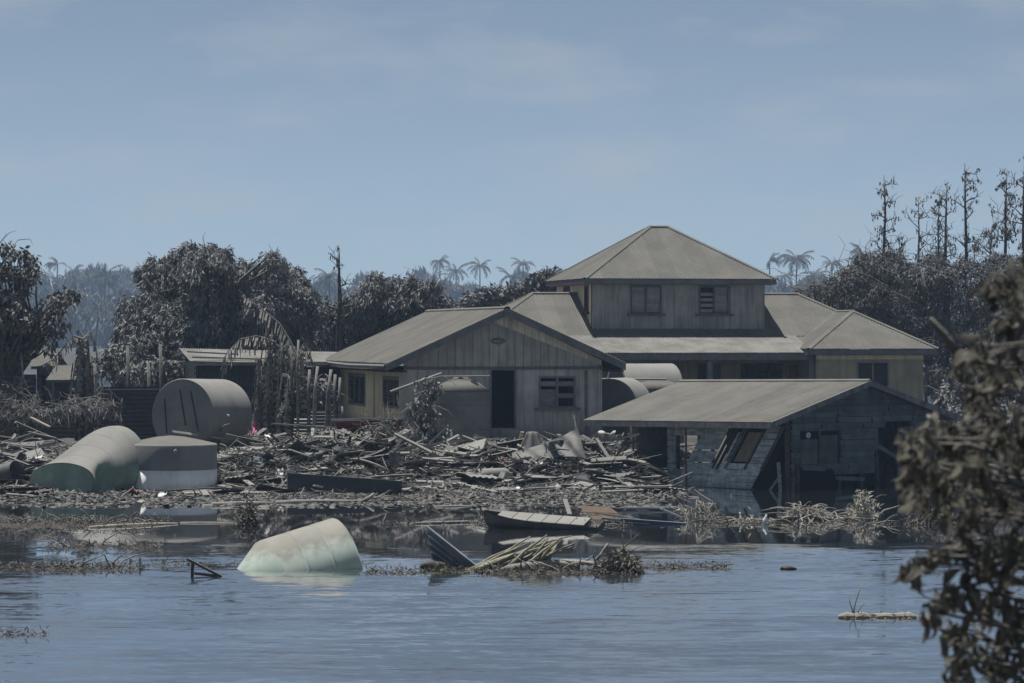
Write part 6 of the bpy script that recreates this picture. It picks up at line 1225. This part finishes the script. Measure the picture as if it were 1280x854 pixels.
# driftwood log with palm ribs
a, b_ = W(612, 716), W(724, 714); mb = MB(); d = b_ - a; mb.tube([(0, 0, -0.02), tuple(d * .25 + Vector((0, 0, .08))), tuple(d * .5 + Vector((0, 0, .12))), tuple(d * .75 + Vector((0, 0, .13))), tuple(d + Vector((0, 0, .10)))], [0.06, 0.09, 0.11, 0.12, 0.10], 10); o = mb.build('driftwood_log', M['brush'], None, True); o.location = a; tag(o, 'smooth pale driftwood log floating beneath the palm ribs', 'log')
rnd = random.Random(31)
for i in range(40):
    f_ = rnd.random(); x0, y0 = 590 + 80 * f_ + rnd.uniform(-6, 6), 715 - 5 * f_; x1, y1 = x0 + rnd.uniform(48, 84) * (1 - 0.35 * f_), 683 - 12 * f_ + rnd.uniform(-8, 12); D = W(640, 714).y + rnd.uniform(-.3, .5)
    if i in (3, 9): x1, y1 = 712 if i == 9 else 686, 672
    x0 += rnd.gauss(0, 9); y1 += rnd.gauss(0, 4)
    a, b_ = P(x0, y0, D), P(min(x1 + rnd.gauss(0, 10), 722), y1, D + rnd.uniform(-.2, .3)); mb = MB(); mb.tube(limb_path((0, 0, 0), b_ - a, rnd, 4, 0.022), [0.042, 0.040, 0.034, 0.026, 0.014], 5); o = mb.build('palm_rib', M['frond'], None, True); o.location = a; tag(o, 'dry greenish palm rib slanting up from the driftwood log', 'palm frond', 'palm ribs on the driftwood')
for x0, y0, x1, y1, r_, m, lb in ((700, 702, 790, 712, 0.05, 'timber_pale', 'thin brown pole lying across the driftwood log'), (742, 708, 760, 680, 0.045, 'branch', 'stout grey stick leaning up beside the root mass'), (765, 700, 798, 668, 0.015, 'straw', 'thin twig rising above the root mass'), (726, 706, 742, 694, 0.02, 'branch', 'short dark stick behind the leaning grey stick'), (782, 706, 778, 668, 0.012, 'straw', 'thin upright twig in the root mass')):
    D = W(700, 714).y; a, b_ = P(x0, y0, D), P(x1, y1, D + 0.1); mb = MB(); mb.tube(limb_path((0, 0, 0), b_ - a, random.Random(x1), 4, 0.03), [r_, r_, r_ * .9, r_ * .8, r_ * .6], 6); o = mb.build('drift_stick', M[m], None, True); o.location = a; tag(o, lb, 'stick')
# broken wooden frame, stakes in the weed line
D = W(250, 721).y
t = thing('floating_trestle', 'broken triangular timber frame sticking out of open water', 'timber frame', (*P(240, 0, D).xy, 0)); O = Vector(t.location)
for (x0, y0, x1, y1), w in (((234, 699, 277, 721), 0.07), ((241, 703, 240, 724), 0.06), ((243, 717, 272, 720), 0.08)):
    mb = MB(); mb.bar(P(x0, y0, D) - O, P(x1, y1, D) - O, w, 0.05); mb.build('bar', M['timber_dark'], t)
for x, yt, lb in ((163, 698, 'pale stake in the weed line beside a square post'), (175, 697, 'square yellowish post in the weed line'), (101, 696, 'pale crooked stake leaning in the weed line')):
    a = W(x, 712); b_ = P(x + (5 if x == 101 else 0), yt, a.y); mb = MB(); mb.bar((0, 0, -0.1), b_ - a, 0.05, 0.05); o = mb.build('water_stake', M['timber_pale']); o.location = a; tag(o, lb, 'stake')
p = W(165, 648); mb = MB(); mb.prism([(-0.5, 0, 0), (0.0, 0, 0.0), (0.25, 0, 0.42), (0.12, 0, 0.45)], (0.06, 0.3, 0.04)); o = mb.build('concrete_slab', M['wall_ash']); o.location = (p.x, p.y, 0.0); tag(o, 'tilted grey block sticking up from the stick mat', 'block')
p = W(965, 652); o = link('white_bottle', None)
bpy.data.objects.remove(o); mb = MB(); mb.lathe([(0.01, 0), (0.06, 0.0), (0.065, 0.2), (0.03, 0.27), (0.03, 0.31), (0.005, 0.32)], 12, Matrix.Rotation(0.2, 3, 'Y')); o = mb.build('plastic_bottle', M['white'], None, True); o.location = (*W(955, 656).xy, -0.05); tag(o, 'small white plastic bottle floating before the brushwood line', 'bottle')
p = W(985, 712); o = link('drift_lump', lump_mesh(.16, .1, .1, 9, 'dark')); o.location = (p.x, p.y, 0.02); tag(o, 'small black lump floating alone in open water', 'debris')
